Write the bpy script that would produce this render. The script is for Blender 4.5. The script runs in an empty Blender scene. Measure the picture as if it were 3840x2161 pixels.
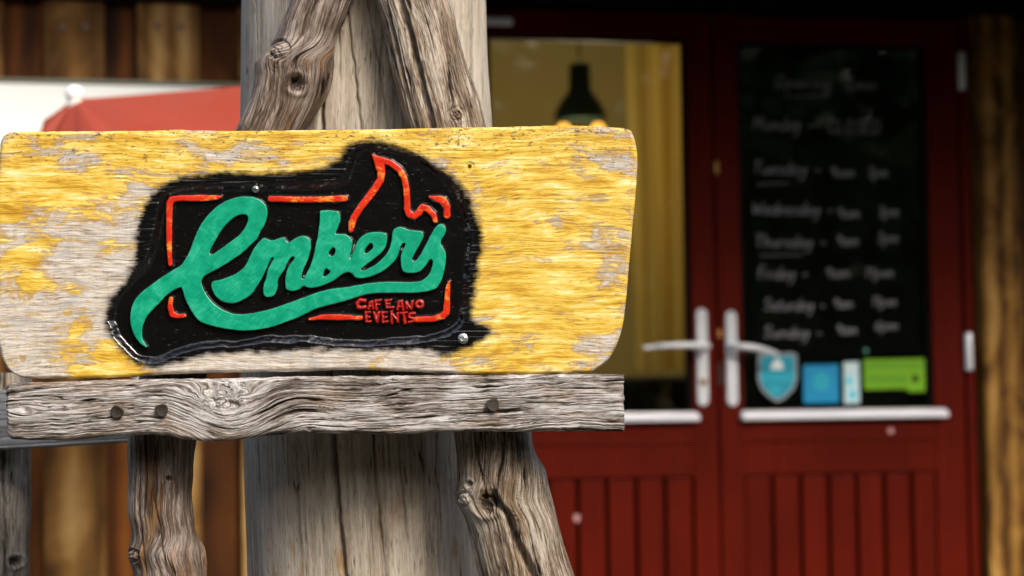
import bpy, bmesh, math, random
import numpy as np
from mathutils import Vector, Matrix

random.seed(7)
scene = bpy.context.scene
COL = scene.collection
R = math.radians

# ------------------------------------------------------------------ camera
K = 8000.0                      # focal length in photo pixels (3840 wide)
PITCH, ROLL = math.atan(0.053), 0.0133
CAM = np.array([0.0, 0.0, 0.95])
FWD = np.array([0, math.cos(PITCH), math.sin(PITCH)])
UP0 = np.array([0, -math.sin(PITCH), math.cos(PITCH)])
RT0 = np.array([1.0, 0, 0])
RGT = math.cos(ROLL) * RT0 - math.sin(ROLL) * UP0
UPV = math.sin(ROLL) * RT0 + math.cos(ROLL) * UP0
cd = bpy.data.cameras.new('camera')
cam = bpy.data.objects.new('camera', cd)
COL.objects.link(cam)
cd.sensor_width = 24.0
cd.lens = 24.0 * K / 3840.0
cd.clip_start, cd.clip_end = 0.05, 500
cam.matrix_world = Matrix(((RGT[0], UPV[0], -FWD[0], CAM[0]), (RGT[1], UPV[1], -FWD[1], CAM[1]),
                           (RGT[2], UPV[2], -FWD[2], CAM[2]), (0, 0, 0, 1)))
cd.dof.use_dof = True
cd.dof.focus_distance = 2.42
cd.dof.aperture_fstop = 3.1
cd.dof.aperture_blades = 0
scene.camera = cam
scene.render.resolution_x, scene.render.resolution_y = 1024, 576

# ------------------------------------------------------------------ world, sun, exposure
SUN_EL, SUN_AZ = R(40), R(146)      # azimuth clockwise from +Y: behind the camera, to the right
w = bpy.data.worlds.new('World')
scene.world = w
w.use_nodes = True
nt = w.node_tree
bg = nt.nodes['Background']
sky = nt.nodes.new('ShaderNodeTexSky')
sky.sky_type = 'NISHITA'
sky.sun_disc = False
sky.sun_elevation = SUN_EL
sky.sun_rotation = SUN_AZ
sky.air_density, sky.dust_density, sky.ozone_density = 1.0, 4.0, 0.6
nt.links.new(sky.outputs[0], bg.inputs[0])
bg.inputs[1].default_value = 0.13
sd = bpy.data.lights.new('sun', 'SUN')
sun = bpy.data.objects.new('sun', sd)
COL.objects.link(sun)
sd.energy, sd.angle, sd.color = 1.5, R(24), (1.0, 0.94, 0.85)
sv = Vector((math.sin(SUN_AZ) * math.cos(SUN_EL), math.cos(SUN_AZ) * math.cos(SUN_EL), math.sin(SUN_EL)))
sun.rotation_euler = sv.to_track_quat('Z', 'Y').to_euler()
scene.view_settings.view_transform = 'Standard'
scene.view_settings.look = 'None'
scene.view_settings.gamma = 1.0
scene.view_settings.use_curve_mapping = False
scene.view_settings.exposure = 0.95

# ------------------------------------------------------------------ pixel -> world helpers
def PXa(px, py, Y):
    px, py, Y = np.broadcast_arrays(np.asarray(px, float), np.asarray(py, float), np.asarray(Y, float))
    u, v = (px - 1920) / K, (1080.5 - py) / K
    D = FWD + u[..., None] * RGT + v[..., None] * UPV
    return CAM + D * (Y / D[..., 1])[..., None]
def PX(px, py, Y):
    return Vector(PXa(px, py, Y))

YAW = R(13)
WO = np.array(PX(2687, 1080, 6.0)); WO[2] = 0.0
WD = np.array([math.cos(YAW), math.sin(YAW), 0])
WN = np.array([math.sin(YAW), -math.cos(YAW), 0])
def WL(px, py, off=0.0):
    """pixel -> (along wall, height) on the plane 'off' metres in front of the wall"""
    u, v = (px - 1920) / K, (1080.5 - py) / K
    D = FWD + u * RGT + v * UPV
    t = (off - (CAM - WO) @ WN) / (D @ WN)
    P = CAM + t * D
    return float((P - WO) @ WD), float(P[2])
def wu(px, py=1080, off=0.0): return WL(px, py, off)[0]
def wz(py, px=3000, off=0.0): return WL(px, py, off)[1]

# ------------------------------------------------------------------ numpy noise
def _h(ix, iy, iz, seed):
    n = (ix.astype(np.int64) * 374761393 + iy.astype(np.int64) * 668265263 + iz.astype(np.int64) * 1274126177 + seed * 974634541) & 0xffffffff
    n = ((n ^ (n >> 13)) * 1103515245) & 0xffffffff
    n = ((n ^ (n >> 15)) * 2246822519) & 0xffffffff
    return ((n ^ (n >> 16)) & 0xffff) / 32767.5 - 1.0
def vnoise(x, y, z=0.0, seed=0):
    x, y, z = np.broadcast_arrays(np.asarray(x, float), np.asarray(y, float), np.asarray(z, float))
    ix, iy, iz = np.floor(x), np.floor(y), np.floor(z)
    fx, fy, fz = x - ix, y - iy, z - iz
    ix, iy, iz = ix.astype(np.int64), iy.astype(np.int64), iz.astype(np.int64)
    f = lambda t: t * t * t * (t * (t * 6 - 15) + 10)
    fx, fy = f(fx), f(fy)
    r = (_h(ix, iy, iz, seed) * (1 - fx) + _h(ix + 1, iy, iz, seed) * fx) * (1 - fy) + \
        (_h(ix, iy + 1, iz, seed) * (1 - fx) + _h(ix + 1, iy + 1, iz, seed) * fx) * fy
    return r
def fbm(x, y, oct=4, seed=0, gain=0.5):
    a, s, t = 1.0, 0.0, 0.0
    for o in range(oct):
        s = s + a * vnoise(x * 2 ** o + 17.3 * o, y * 2 ** o + 9.1 * o, 0, seed + o)
        t += a; a *= gain
    return s / t
def ridged(x, y, oct=3, seed=0):
    a, s, t = 1.0, 0.0, 0.0
    for o in range(oct):
        s = s + a * (1 - np.abs(vnoise(x * 2 ** o + 5.7 * o, y * 2 ** o + 3.3 * o, 0, seed + o)))
        t += a; a *= 0.5
    return s / t
def sstep(a, b, x):
    t = np.clip((x - a) / (b - a), 0, 1)
    return t * t * (3 - 2 * t)
def cr(xs, pts, k=0):
    """smooth interpolation through (x, value) pairs"""
    p = np.array(pts, float)
    X, Yv = p[:, 0], p[:, 1]
    m = np.gradient(Yv, X)
    i = np.clip(np.searchsorted(X, xs) - 1, 0, len(X) - 2)
    h = X[i + 1] - X[i]
    t = np.clip((xs - X[i]) / h, 0, 1)
    t2, t3 = t * t, t * t * t
    return (2*t3-3*t2+1)*Yv[i] + (t3-2*t2+t)*h*m[i] + (-2*t3+3*t2)*Yv[i+1] + (t3-t2)*h*m[i+1]

def sdf_loops(px, py, loops):
    sh = px.shape
    px, py = px.ravel(), py.ravel()
    d2 = np.full(px.shape, 1e12); ins = np.zeros(px.shape, bool)
    for lp in loops:
        lp = np.array(lp, float); nx = np.roll(lp, -1, 0)
        for (ax, ay), (bx, by) in zip(lp, nx):
            ex, ey = bx - ax, by - ay
            L = ex * ex + ey * ey
            if L < 1e-9: continue
            t = np.clip(((px - ax) * ex + (py - ay) * ey) / L, 0, 1)
            q = (px - ax - t * ex) ** 2 + (py - ay - t * ey) ** 2
            np.minimum(d2, q, out=d2)
            if ay != by:
                c = ((ay > py) != (by > py)) & (px < ex * (py - ay) / (by - ay) + ax)
                ins ^= c
    d = np.sqrt(d2)
    return np.where(ins, -d, d).reshape(sh)
def sdf_strokes(px, py, strokes):
    d = np.full(px.shape, 1e6)
    for st in strokes:
        for (ax, ay, ar), (bx, by, br) in zip(st[:-1], st[1:]):
            ex, ey = bx - ax, by - ay
            L = max(ex * ex + ey * ey, 1e-9)
            t = np.clip(((px - ax) * ex + (py - ay) * ey) / L, 0, 1)
            q = np.hypot(px - ax - t * ex, py - ay - t * ey) - (ar + (br - ar) * t)
            np.minimum(d, q, out=d)
    return d
def smooth_loop(lp, it=2):
    lp = np.array(lp, float)
    for _ in range(it):
        nx = np.roll(lp, -1, 0)
        lp = np.stack([lp * .75 + nx * .25, lp * .25 + nx * .75], 1).reshape(-1, 2)
    return lp

# ------------------------------------------------------------------ object helpers
def tag(o, label=None, cat=None, group=None, kind=None):
    if label: o['label'] = label
    if cat: o['category'] = cat
    if group: o['group'] = group
    if kind: o['kind'] = kind
    return o
def empty(name, loc=(0, 0, 0), rz=0.0, label=None, cat=None, group=None):
    o = bpy.data.objects.new(name, None)
    COL.objects.link(o)
    o.empty_display_size = 0.1
    o.location = loc; o.rotation_euler = (0, 0, rz)
    return tag(o, label, cat, group)
def link(name, me, mat, parent=None):
    o = bpy.data.objects.new(name, me)
    if mat is not None and not me.materials: me.materials.append(mat)
    COL.objects.link(o)
    if parent is not None:
        o.parent = parent
    return o
def np_mesh(name, V, faces, mat, parent=None, attrs=None, smooth=True, origin=None):
    """V (n,3); faces: list of (m,k) int arrays; origin: subtract (for things placed at a base point)"""
    V = np.asarray(V, float).reshape(-1, 3)
    if origin is not None: V = V - np.asarray(origin)
    me = bpy.data.meshes.new(name)
    me.vertices.add(len(V)); me.vertices.foreach_set('co', V.ravel())
    idx = np.concatenate([f.ravel() for f in faces]).astype(np.int32)
    tot = np.concatenate([np.full(len(f), f.shape[1]) for f in faces])
    start = np.concatenate([[0], np.cumsum(tot)[:-1]]).astype(np.int32)
    me.loops.add(len(idx)); me.loops.foreach_set('vertex_index', idx)
    me.polygons.add(len(tot)); me.polygons.foreach_set('loop_start', start)
    me.update(calc_edges=True); me.validate()
    me.polygons.foreach_set('use_smooth', np.full(len(me.polygons), smooth))
    for k, a in (attrs or {}).items():
        at = me.attributes.new(k, 'FLOAT', 'POINT')
        at.data.foreach_set('value', np.asarray(a, np.float32).ravel())
    return link(name, me, mat, parent)
def grid_faces(ny, nx, base=0, wrap=False):
    j, i = np.meshgrid(np.arange(ny - 1), np.arange(nx if wrap else nx - 1), indexing='ij')
    i2 = (i + 1) % nx
    return (np.stack([j * nx + i, (j + 1) * nx + i, (j + 1) * nx + i2, j * nx + i2], -1).reshape(-1, 4) + base)
def slab(name, P, back, mat, parent, attrs, origin):
    """front grid P (ny,nx,3) plus sides and back at world y = back"""
    ny, nx, _ = P.shape
    V = [P.reshape(-1, 3)]
    ring = np.concatenate([np.arange(nx), np.arange(1, ny) * nx + nx - 1, (ny - 1) * nx + np.arange(nx - 2, -1, -1), np.arange(ny - 2, 0, -1) * nx])
    A = V[0][ring]; n = len(ring)
    steps = 5; rows = []
    for s in range(steps + 1):
        B = A.copy(); B[:, 1] = A[:, 1] + (back - A[:, 1]) * s / steps; rows.append(B)
    cen = A.mean(0); cen[1] = back
    base = ny * nx
    V += rows + [cen[None]]
    V = np.concatenate(V)
    F = [grid_faces(ny, nx), grid_faces(steps + 1, n, base, True)]
    lo = base + steps * n
    F.append(np.stack([lo + np.arange(n), np.full(n, base + (steps + 1) * n), lo + (np.arange(n) + 1) % n], -1))
    at = {}
    for k, a in attrs.items():
        a = np.broadcast_to(a, (ny, nx)).ravel()
        at[k] = np.concatenate([a] + [a[ring]] * (steps + 1) + [[a.mean()]])
    return np_mesh(name, V, F, mat, parent, at, True, origin)
def bm_obj(name, bm, mat, parent=None, smooth=False):
    me = bpy.data.meshes.new(name)
    bm.normal_update()
    bm.to_mesh(me); bm.free()
    if smooth:
        me.polygons.foreach_set('use_smooth', np.ones(len(me.polygons), bool))
    return link(name, me, mat, parent)
def box(name, x0, x1, y0, y1, z0, z1, mat, parent=None, bev=0.004, seg=2):
    bm = bmesh.new()
    bmesh.ops.create_cube(bm, size=1)
    for v in bm.verts:
        v.co = Vector(((x0 + x1) / 2 + v.co.x * (x1 - x0), (y0 + y1) / 2 + v.co.y * (y1 - y0), (z0 + z1) / 2 + v.co.z * (z1 - z0)))
    if bev:
        bmesh.ops.bevel(bm, geom=bm.edges[:], offset=bev, segments=seg, profile=.6, affect='EDGES')
    return bm_obj(name, bm, mat, parent)
def lathe(name, prof, mat, parent=None, n=24, axis='Z', loc=(0, 0, 0), jitter=0.0, squash=1.0):
    """prof: list of (radius, height); closed at ends when radius 0"""
    V, F = [], []
    for k, (r, h) in enumerate(prof):
        for i in range(n):
            a = 2 * math.pi * i / n
            rr = r * (1 + jitter * math.sin(a * 3 + 1.1) + jitter * .6 * math.sin(a * 5 + k))
            p = (rr * math.cos(a), rr * math.sin(a) * squash, h)
            if axis == 'Y': p = (p[0], h, p[1])
            V.append((p[0] + loc[0], p[1] + loc[1], p[2] + loc[2]))
    return np_mesh(name, np.array(V), [grid_faces(len(prof), n, 0, True)], mat, parent)
def tube(name, pts, rad, mat, parent=None, n=12, flat=1.0):
    V = []
    pts = [Vector(p) for p in pts]
    if not hasattr(rad, '__len__'): rad = [rad] * len(pts)
    for k, p in enumerate(pts):
        d = (pts[min(k + 1, len(pts) - 1)] - pts[max(k - 1, 0)]).normalized()
        s = d.cross(Vector((0, 0, 1)))
        if s.length < 1e-3: s = Vector((1, 0, 0))
        s.normalize(); t = s.cross(d)
        for i in range(n):
            a = 2 * math.pi * i / n
            V.append(p + s * (math.cos(a) * rad[k]) + t * (math.sin(a) * rad[k] * flat))
    m = len(pts)
    V = np.array([tuple(v) for v in V] + [tuple(pts[0]), tuple(pts[-1])])
    i = np.arange(n)
    F = [grid_faces(m, n, 0, True), np.stack([np.full(n, m * n), i, (i + 1) % n], -1),
         np.stack([np.full(n, m * n + 1), (m - 1) * n + i, (m - 1) * n + (i + 1) % n], -1)]
    return np_mesh(name, V, F, mat, parent)

# ------------------------------------------------------------------ material helper
class M:
    def __init__(s, name):
        s.m = bpy.data.materials.new(name); s.m.use_nodes = True
        s.t = s.m.node_tree; s.p = s.t.nodes['Principled BSDF']
    def n(s, typ, **kw):
        nd = s.t.nodes.new(typ)
        for k, v in kw.items(): setattr(nd, k, v)
        return nd
    def put(s, sock, v):
        if hasattr(v, 'is_output'): s.t.links.new(v, sock)
        elif v is not None:
            if isinstance(v, tuple) and len(v) == 3 and sock.type == 'RGBA': v = v + (1,)
            sock.default_value = v
    def attr(s, name): return s.n('ShaderNodeAttribute', attribute_name=name).outputs['Fac']
    def f(s, op, a, b=None, c=None, clamp=False):
        nd = s.n('ShaderNodeMath', operation=op, use_clamp=clamp)
        s.put(nd.inputs[0], a)
        if b is not None: s.put(nd.inputs[1], b)
        if c is not None: s.put(nd.inputs[2], c)
        return nd.outputs[0]
    def mr(s, v, a, b, c=0.0, d=1.0, smooth=True):
        nd = s.n('ShaderNodeMapRange', interpolation_type='SMOOTHSTEP' if smooth else 'LINEAR')
        for k, x in enumerate((v, a, b, c, d)): s.put(nd.inputs[k], x)
        return nd.outputs[0]
    def mix(s, fac, a, b, mode='MIX'):
        nd = s.n('ShaderNodeMix', data_type='RGBA', blend_type=mode)
        s.put(nd.inputs[0], fac); s.put(nd.inputs[6], a); s.put(nd.inputs[7], b)
        return nd.outputs[2]
    def ramp(s, v, stops):
        nd = s.n('ShaderNodeValToRGB'); e = nd.color_ramp.elements
        while len(e) < len(stops): e.new(0.5)
        for q, (p, c) in zip(e, stops): q.position = p; q.color = tuple(c) + (1,)
        s.put(nd.inputs[0], v); return nd.outputs[0]
    def xyz(s, x, y, z=0.0):
        nd = s.n('ShaderNodeCombineXYZ')
        for k, v in enumerate((x, y, z)): s.put(nd.inputs[k], v)
        return nd.outputs[0]
    def noise(s, vec, scale=1.0, detail=3.0, rough=0.55, dist=0.0):
        nd = s.n('ShaderNodeTexNoise'); s.put(nd.inputs['Vector'], vec)
        nd.inputs['Scale'].default_value = scale; nd.inputs['Detail'].default_value = detail
        nd.inputs['Roughness'].default_value = rough; nd.inputs['Distortion'].default_value = dist
        return nd.outputs['Fac']
    def obj(s, sx=1, sy=1, sz=1, rnd=True):
        tc = s.n('ShaderNodeTexCoord'); mp = s.n('ShaderNodeMapping')
        s.t.links.new(tc.outputs['Object'], mp.inputs[0]); mp.inputs['Scale'].default_value = (sx, sy, sz)
        if rnd:
            oi = s.n('ShaderNodeObjectInfo'); k = s.f('MULTIPLY', oi.outputs['Random'], 37.0)
            s.t.links.new(s.xyz(k, k, k), mp.inputs['Location'])
        return mp.outputs[0]
    def rnd(s): return s.n('ShaderNodeObjectInfo').outputs['Random']
    def bump(s, h, strength=0.5, dist=0.001, prev=None):
        nd = s.n('ShaderNodeBump'); nd.inputs['Strength'].default_value = strength
        nd.inputs['Distance'].default_value = dist; s.put(nd.inputs['Height'], h)
        if prev is not None: s.put(nd.inputs['Normal'], prev)
        return nd.outputs[0]
    def out(s, col=None, rough=None, metal=None, ior=None, normal=None, **kw):
        s.put(s.p.inputs['Base Color'], col); s.put(s.p.inputs['Roughness'], rough)
        s.put(s.p.inputs['Metallic'], metal); s.put(s.p.inputs['IOR'], ior); s.put(s.p.inputs['Normal'], normal)
        for k, v in kw.items(): s.put(s.p.inputs[k.replace('_', ' ')], v)
        return s.m

def simple(name, col, rough=0.5, metal=0.0, vary=0.15, sc=6.0, bump=0.0, **kw):
    m = M(name)
    if max(col) < .06 and not metal: kw.setdefault('Specular_IOR_Level', .08)
    n = m.noise(m.obj(), sc, 4)
    c = m.mix(n, tuple(x * (1 - vary) for x in col), tuple(min(1, x * (1 + vary)) for x in col))
    nb = m.bump(m.noise(m.obj(), sc * 12, 3), bump, 0.001) if bump else None
    return m.out(c, m.mr(n, .3, .7, rough * .85, min(1, rough * 1.15)), metal, normal=nb, **kw)

# ---- weathered timber that follows the grain coordinates stored on the mesh (q across, s along, in photo px / 100)
def wood_flow(name, dark, mid, light, stain=None, stain_amt=0.0, fine=1.0, rough=0.65, spec_ior=1.45, seed=0.0, topdark=None, con=1.5, split=.9):
    m = M(name)
    q, s_, g = m.attr('q'), m.attr('s'), m.attr('grain')
    fib = m.noise(m.xyz(m.f('MULTIPLY', q, 17.0), m.f('MULTIPLY', s_, .8), seed), 1, 4, .62)
    fib2 = m.noise(m.xyz(m.f('MULTIPLY', q, 44.0), m.f('MULTIPLY', s_, 3.2), seed + 3), 1, 3, .65)
    patch = m.noise(m.xyz(m.f('MULTIPLY', q, .9), m.f('MULTIPLY', s_, .22), seed + 7), 1, 4, .6)
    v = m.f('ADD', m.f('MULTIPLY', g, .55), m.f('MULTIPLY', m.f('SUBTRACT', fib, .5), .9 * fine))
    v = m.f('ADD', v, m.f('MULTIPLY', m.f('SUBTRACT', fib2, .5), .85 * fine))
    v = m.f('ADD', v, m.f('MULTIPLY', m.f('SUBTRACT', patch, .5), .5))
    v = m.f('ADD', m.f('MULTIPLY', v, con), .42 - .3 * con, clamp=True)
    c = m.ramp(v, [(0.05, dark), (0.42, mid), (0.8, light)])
    if stain is not None:
        sn = m.noise(m.xyz(m.f('MULTIPLY', q, 1.6), m.f('MULTIPLY', s_, .35), seed + 13), 1, 5, .65)
        sm = m.f('MULTIPLY', m.mr(sn, .52, .68), stain_amt)
        if topdark is not None: sm = m.f('MULTIPLY', sm, m.mr(m.attr('s'), topdark[0], topdark[1]))
        c = m.mix(sm, c, m.mix(v, tuple(x * .45 for x in stain), stain))
    sp_ = m.noise(m.xyz(m.f('MULTIPLY', q, 6.5), m.f('MULTIPLY', s_, .30), seed + 19), 1, 2, .5)
    spl = m.f('MULTIPLY', m.mr(m.f('ABSOLUTE', m.f('SUBTRACT', sp_, .5)), .004, .022, 1.0, 0.0), split)
    spl = m.f('MULTIPLY', spl, m.mr(m.noise(m.xyz(m.f('MULTIPLY', q, 2.0), m.f('MULTIPLY', s_, .8), seed + 29), 1, 2, .5), .44, .56))
    c = m.mix(m.f('MULTIPLY', spl, .85), c, tuple(x * .7 for x in dark))
    c = m.mix(m.f('MULTIPLY', m.attr('rust'), .75), c, (.13, .07, .03))
    h = m.f('ADD', m.f('MULTIPLY', fib, 1.0), m.f('MULTIPLY', fib2, .6))
    h = m.f('SUBTRACT', h, m.f('MULTIPLY', spl, 1.2))
    nb = m.bump(h, .6, .0018)
    return m.out(c, m.mr(v, .1, .9, min(1, rough + .15), rough), 0.0, spec_ior, nb, Specular_IOR_Level=.3)

OAK = wood_flow('weathered_oak', (.016, .010, .006), (.19, .158, .13), (.54, .52, .505), (.38, .22, .09), .35, 1.0, .55, seed=1.0)
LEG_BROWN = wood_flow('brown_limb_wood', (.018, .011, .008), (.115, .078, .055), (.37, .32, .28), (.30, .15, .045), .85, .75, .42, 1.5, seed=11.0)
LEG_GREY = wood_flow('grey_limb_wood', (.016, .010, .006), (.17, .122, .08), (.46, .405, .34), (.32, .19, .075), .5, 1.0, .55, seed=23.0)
POSTW = wood_flow('silvered_log', (.05, .038, .025), (.42, .36, .28), (.66, .61, .53), (.50, .25, .07), .7, .5, .62, seed=31.0, topdark=(17.2, 20.5), con=1.15, split=.5)
RAILW = wood_flow('grey_rail_wood', (.10, .095, .09), (.20, .205, .215), (.36, .37, .40), None, 0, .7, .6, seed=41.0)
FPOST = wood_flow('old_fence_wood', (.02, .018, .014), (.17, .15, .12), (.42, .38, .32), (.42, .24, .08), .8, .9, .6, seed=51.0)

# ---- the sign board: worn yellow varnish over bleached ply, black brushed paint round the carving
def sign_material():
    m = M('sign_board_varnish')
    x, y, var, sp = m.attr('gx'), m.attr('gy'), m.attr('varnish'), m.attr('sdp')
    wob = m.noise(m.xyz(m.f('MULTIPLY', x, .16), m.f('MULTIPLY', y, .33), 2), 1, 3, .5)
    yw = m.f('ADD', y, m.f('MULTIPLY', wob, 1.5))
    fine = m.noise(m.xyz(m.f('MULTIPLY', x, .8), m.f('MULTIPLY', yw, 13.0), 0), 1, 4, .65)
    fin2 = m.noise(m.xyz(m.f('MULTIPLY', x, 2.6), m.f('MULTIPLY', yw, 36.0), 4), 1, 3, .65)
    vert = m.noise(m.xyz(m.f('MULTIPLY', x, 30.0), m.f('MULTIPLY', y, 1.2), 8), 1, 2, .6)
    blot = m.noise(m.xyz(m.f('MULTIPLY', x, .55), m.f('MULTIPLY', yw, 1.35), 6), 1, 7, .64, .5)
    blot2 = m.noise(m.xyz(m.f('MULTIPLY', x, 4.2), m.f('MULTIPLY', yw, 6.5), 16), 1, 6, .72)
    v = m.f('ADD', var, m.f('MULTIPLY', m.f('SUBTRACT', blot, .5), 2.1))
    v = m.f('ADD', v, m.f('MULTIPLY', m.f('SUBTRACT', blot2, .5), .62))
    v = m.f('ADD', v, m.f('MULTIPLY', m.f('SUBTRACT', fine, .5), .55))
    v = m.f('ADD', v, m.f('MULTIPLY', m.f('SUBTRACT', fin2, .5), .45))
    cover = m.mr(v, .36, .63)
    tone = m.noise(m.xyz(m.f('MULTIPLY', x, .5), m.f('MULTIPLY', yw, 2.4), 21), 1, 4, .6)
    tone = m.f('ADD', m.f('MULTIPLY', m.f('SUBTRACT', tone, .5), 1.15), .53)
    tone = m.f('ADD', tone, m.f('MULTIPLY', m.f('SUBTRACT', fine, .5), .7))
    tone = m.f('ADD', tone, m.f('MULTIPLY', m.f('SUBTRACT', fin2, .5), .65))
    yel = m.ramp(tone, [(.14, (.30, .125, .008)), (.34, (.47, .255, .015)), (.50, (.65, .42, .045)), (.64, (.77, .565, .13)), (.80, (.87, .76, .42))])
    bt = m.f('ADD', m.f('MULTIPLY', fine, .7), m.f('MULTIPLY', fin2, .55))
    bt = m.f('ADD', bt, m.f('MULTIPLY', m.f('SUBTRACT', vert, .5), .12))
    bare = m.ramp(bt, [(.42, (.055, .042, .03)), (.52, (.26, .215, .165)), (.62, (.50, .45, .38)), (.80, (.76, .73, .68))])
    glz = m.noise(m.xyz(m.f('MULTIPLY', x, 1.3), m.f('MULTIPLY', yw, 9.0), 71), 1, 5, .7)
    bare = m.mix(m.mr(glz, .52, .66, 0, .55), bare, (.50, .31, .09))
    grey = m.noise(m.xyz(m.f('MULTIPLY', x, .9), m.f('MULTIPLY', yw, 1.6), 75), 1, 4, .6)
    bare = m.mix(m.mr(grey, .50, .68, 0, .6), bare, m.mix(bt, (.10, .105, .11), (.46, .47, .48)))
    c = m.mix(cover, bare, yel)
    edge = m.f('MULTIPLY', m.mr(v, .38, .5), m.mr(v, .5, .66, 1.0, 0.0))
    c = m.mix(m.f('MULTIPLY', edge, .45), c, (.26, .12, .02))
    # mildew specks, most along the upper edge
    mil = m.noise(m.xyz(m.f('MULTIPLY', x, 4.5), m.f('MULTIPLY', yw, 8.5), 33), 1, 5, .72)
    clu = m.noise(m.xyz(m.f('MULTIPLY', x, .9), m.f('MULTIPLY', y, 1.6), 37), 1, 3, .6)
    top = m.f('MULTIPLY', m.mr(y, 4.8, 8.2, .34, 0.06), clu)
    c = m.mix(m.mr(m.f('ADD', mil, top), .70, .80, 0, .85), c, (.06, .042, .026))
    # black paint with brushed, streaky border
    st = m.noise(m.xyz(m.f('MULTIPLY', x, 1.1), m.f('MULTIPLY', y, 15.0), 44), 1, 4, .7)
    bl = m.noise(m.xyz(m.f('MULTIPLY', x, 2.0), m.f('MULTIPLY', y, 2.2), 47), 1, 4, .6)
    d = m.f('ADD', sp, m.f('MULTIPLY', m.f('SUBTRACT', st, .5), .42))
    d = m.f('ADD', d, m.f('MULTIPLY', m.f('SUBTRACT', bl, .5), .45))
    paint = m.mr(d, -.10, .24, 1.0, 0.0)
    fl = m.noise(m.xyz(m.f('MULTIPLY', x, 3.4), m.f('MULTIPLY', y, 26.0), 55), 1, 3, .7)
    chips = m.mr(fl, .655, .70)
    blk = m.mix(m.f('MULTIPLY', chips, .5), (.0035, .0033, .003), (.22, .20, .16))
    c = m.mix(paint, c, blk)
    sc_ = m.attr('sdc')
    lip = m.f('MULTIPLY', m.mr(sc_, -.24, -.16), m.mr(sc_, .10, .18, 1.0, 0.0))
    rough = m.mix(paint, m.mix(cover, (.75,) * 3, (.45,) * 3), m.mix(lip, (.15,) * 3, (.21,) * 3))
    h = m.f('ADD', m.f('MULTIPLY', fine, .7), m.f('MULTIPLY', fin2, .5))
    nb = m.bump(m.f('MULTIPLY', h, m.mr(paint, 0, 1, 1.0, .05)), .4, .0012)
    lump = m.noise(m.xyz(m.f('MULTIPLY', x, 2.5), m.f('MULTIPLY', y, 3.5), 66), 1, 3, .5)
    nb = m.bump(lump, .12, .003, nb)
    ior = m.mr(paint, 0.0, 1.0, 1.38, m.mr(lip, 0, 1, 1.55, 1.75, False), False)
    return m.out(c, rough, 0.0, ior, nb)
def relief_paint(name, stops, wear=None, ior=1.5, rough=.27):
    m = M(name)
    x, y, sd_ = m.attr('gx'), m.attr('gy'), m.attr('sd')
    a = m.noise(m.xyz(m.f('MULTIPLY', x, 1.4), m.f('MULTIPLY', y, 1.4), 3), 1, 4, .55, 1.2)
    b = m.noise(m.xyz(m.f('MULTIPLY', m.f('ADD', x, y), 13.0), m.f('MULTIPLY', m.f('SUBTRACT', x, y), 1.5), 9), 1, 3, .6)
    t = m.f('ADD', m.f('MULTIPLY', a, .62), m.f('MULTIPLY', b, .38))
    c = m.ramp(t, stops)
    if wear:
        g = m.noise(m.xyz(m.f('MULTIPLY', x, 1.6), m.f('MULTIPLY', y, 2.2), 31), 1, 4, .65)
        g2 = m.noise(m.xyz(m.f('MULTIPLY', x, 6.0), m.f('MULTIPLY', y, 22.0), 35), 1, 3, .65)
        k = m.f('ADD', g, m.f('MULTIPLY', m.f('SUBTRACT', g2, .5), .5))
        c = m.mix(m.mr(k, .50, .68, 0, .85), c, wear)
    ed = m.noise(m.xyz(m.f('MULTIPLY', x, 5), m.f('MULTIPLY', y, 5), 12), 1, 3, .6)
    e = m.f('ADD', sd_, m.f('MULTIPLY', m.f('SUBTRACT', ed, .5), .05))
    k = m.mr(e, -.005, .025)
    c = m.mix(k, c, (.0045, .0042, .004))
    nb = m.bump(b, .07, .001)
    nb = m.bump(a, .10, .003, nb)
    return m.out(c, m.mr(k, 0, 1, rough, .27), 0.0, m.mr(k, 0, 1, ior, 1.95, False), nb)
SIGN = sign_material()
GREEN = relief_paint('emerald_green_paint', [(.28, (.0, .19, .10)), (.5, (.003, .30, .165)), (.72, (.04, .45, .27))])
RED = relief_paint('signal_red_paint', [(.25, (.36, .010, .002)), (.5, (.58, .020, .004)), (.75, (.66, .045, .008))], wear=(.80, .30, .035))
REDL = relief_paint('glossy_red_letter_paint', [(.25, (.17, .004, .003)), (.5, (.36, .012, .007)), (.75, (.56, .04, .02))], ior=1.6, rough=.2)
STEEL = simple('zinc_steel', (.55, .58, .56), .3, .9, .2, 80)
RUSTN = simple('dark_iron', (.045, .036, .028), .6, .4, .6, 150, .8)
DARKHOLE = simple('dark_iron_recess', (.02, .02, .018), .7)

# ================================================================== the setting
def ground_mat():
    m = M('dark_yard_soil')
    v = m.obj(1, 1, 1, False)
    n = m.noise(v, 40, 6, .7); n2 = m.noise(v, .6, 4)
    c = m.ramp(m.f('ADD', m.f('MULTIPLY', n, .7), m.f('MULTIPLY', n2, .3)), [(.3, (.025, .022, .015)), (.5, (.06, .055, .035)), (.7, (.12, .11, .08))])
    return m.out(c, .9, normal=m.bump(n, .8, .02))
bm = bmesh.new()
bmesh.ops.create_grid(bm, x_segments=40, y_segments=40, size=150)
tag(bm_obj('ground', bm, ground_mat()), kind='structure')

# ---- cafe building (wall frame: local x along the wall, local -y towards the viewer)
cafe = empty('cafe_building', tuple(WO), YAW, 'timber clad cafe building in deep shade behind the easel, with red double doors', 'building')

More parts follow.
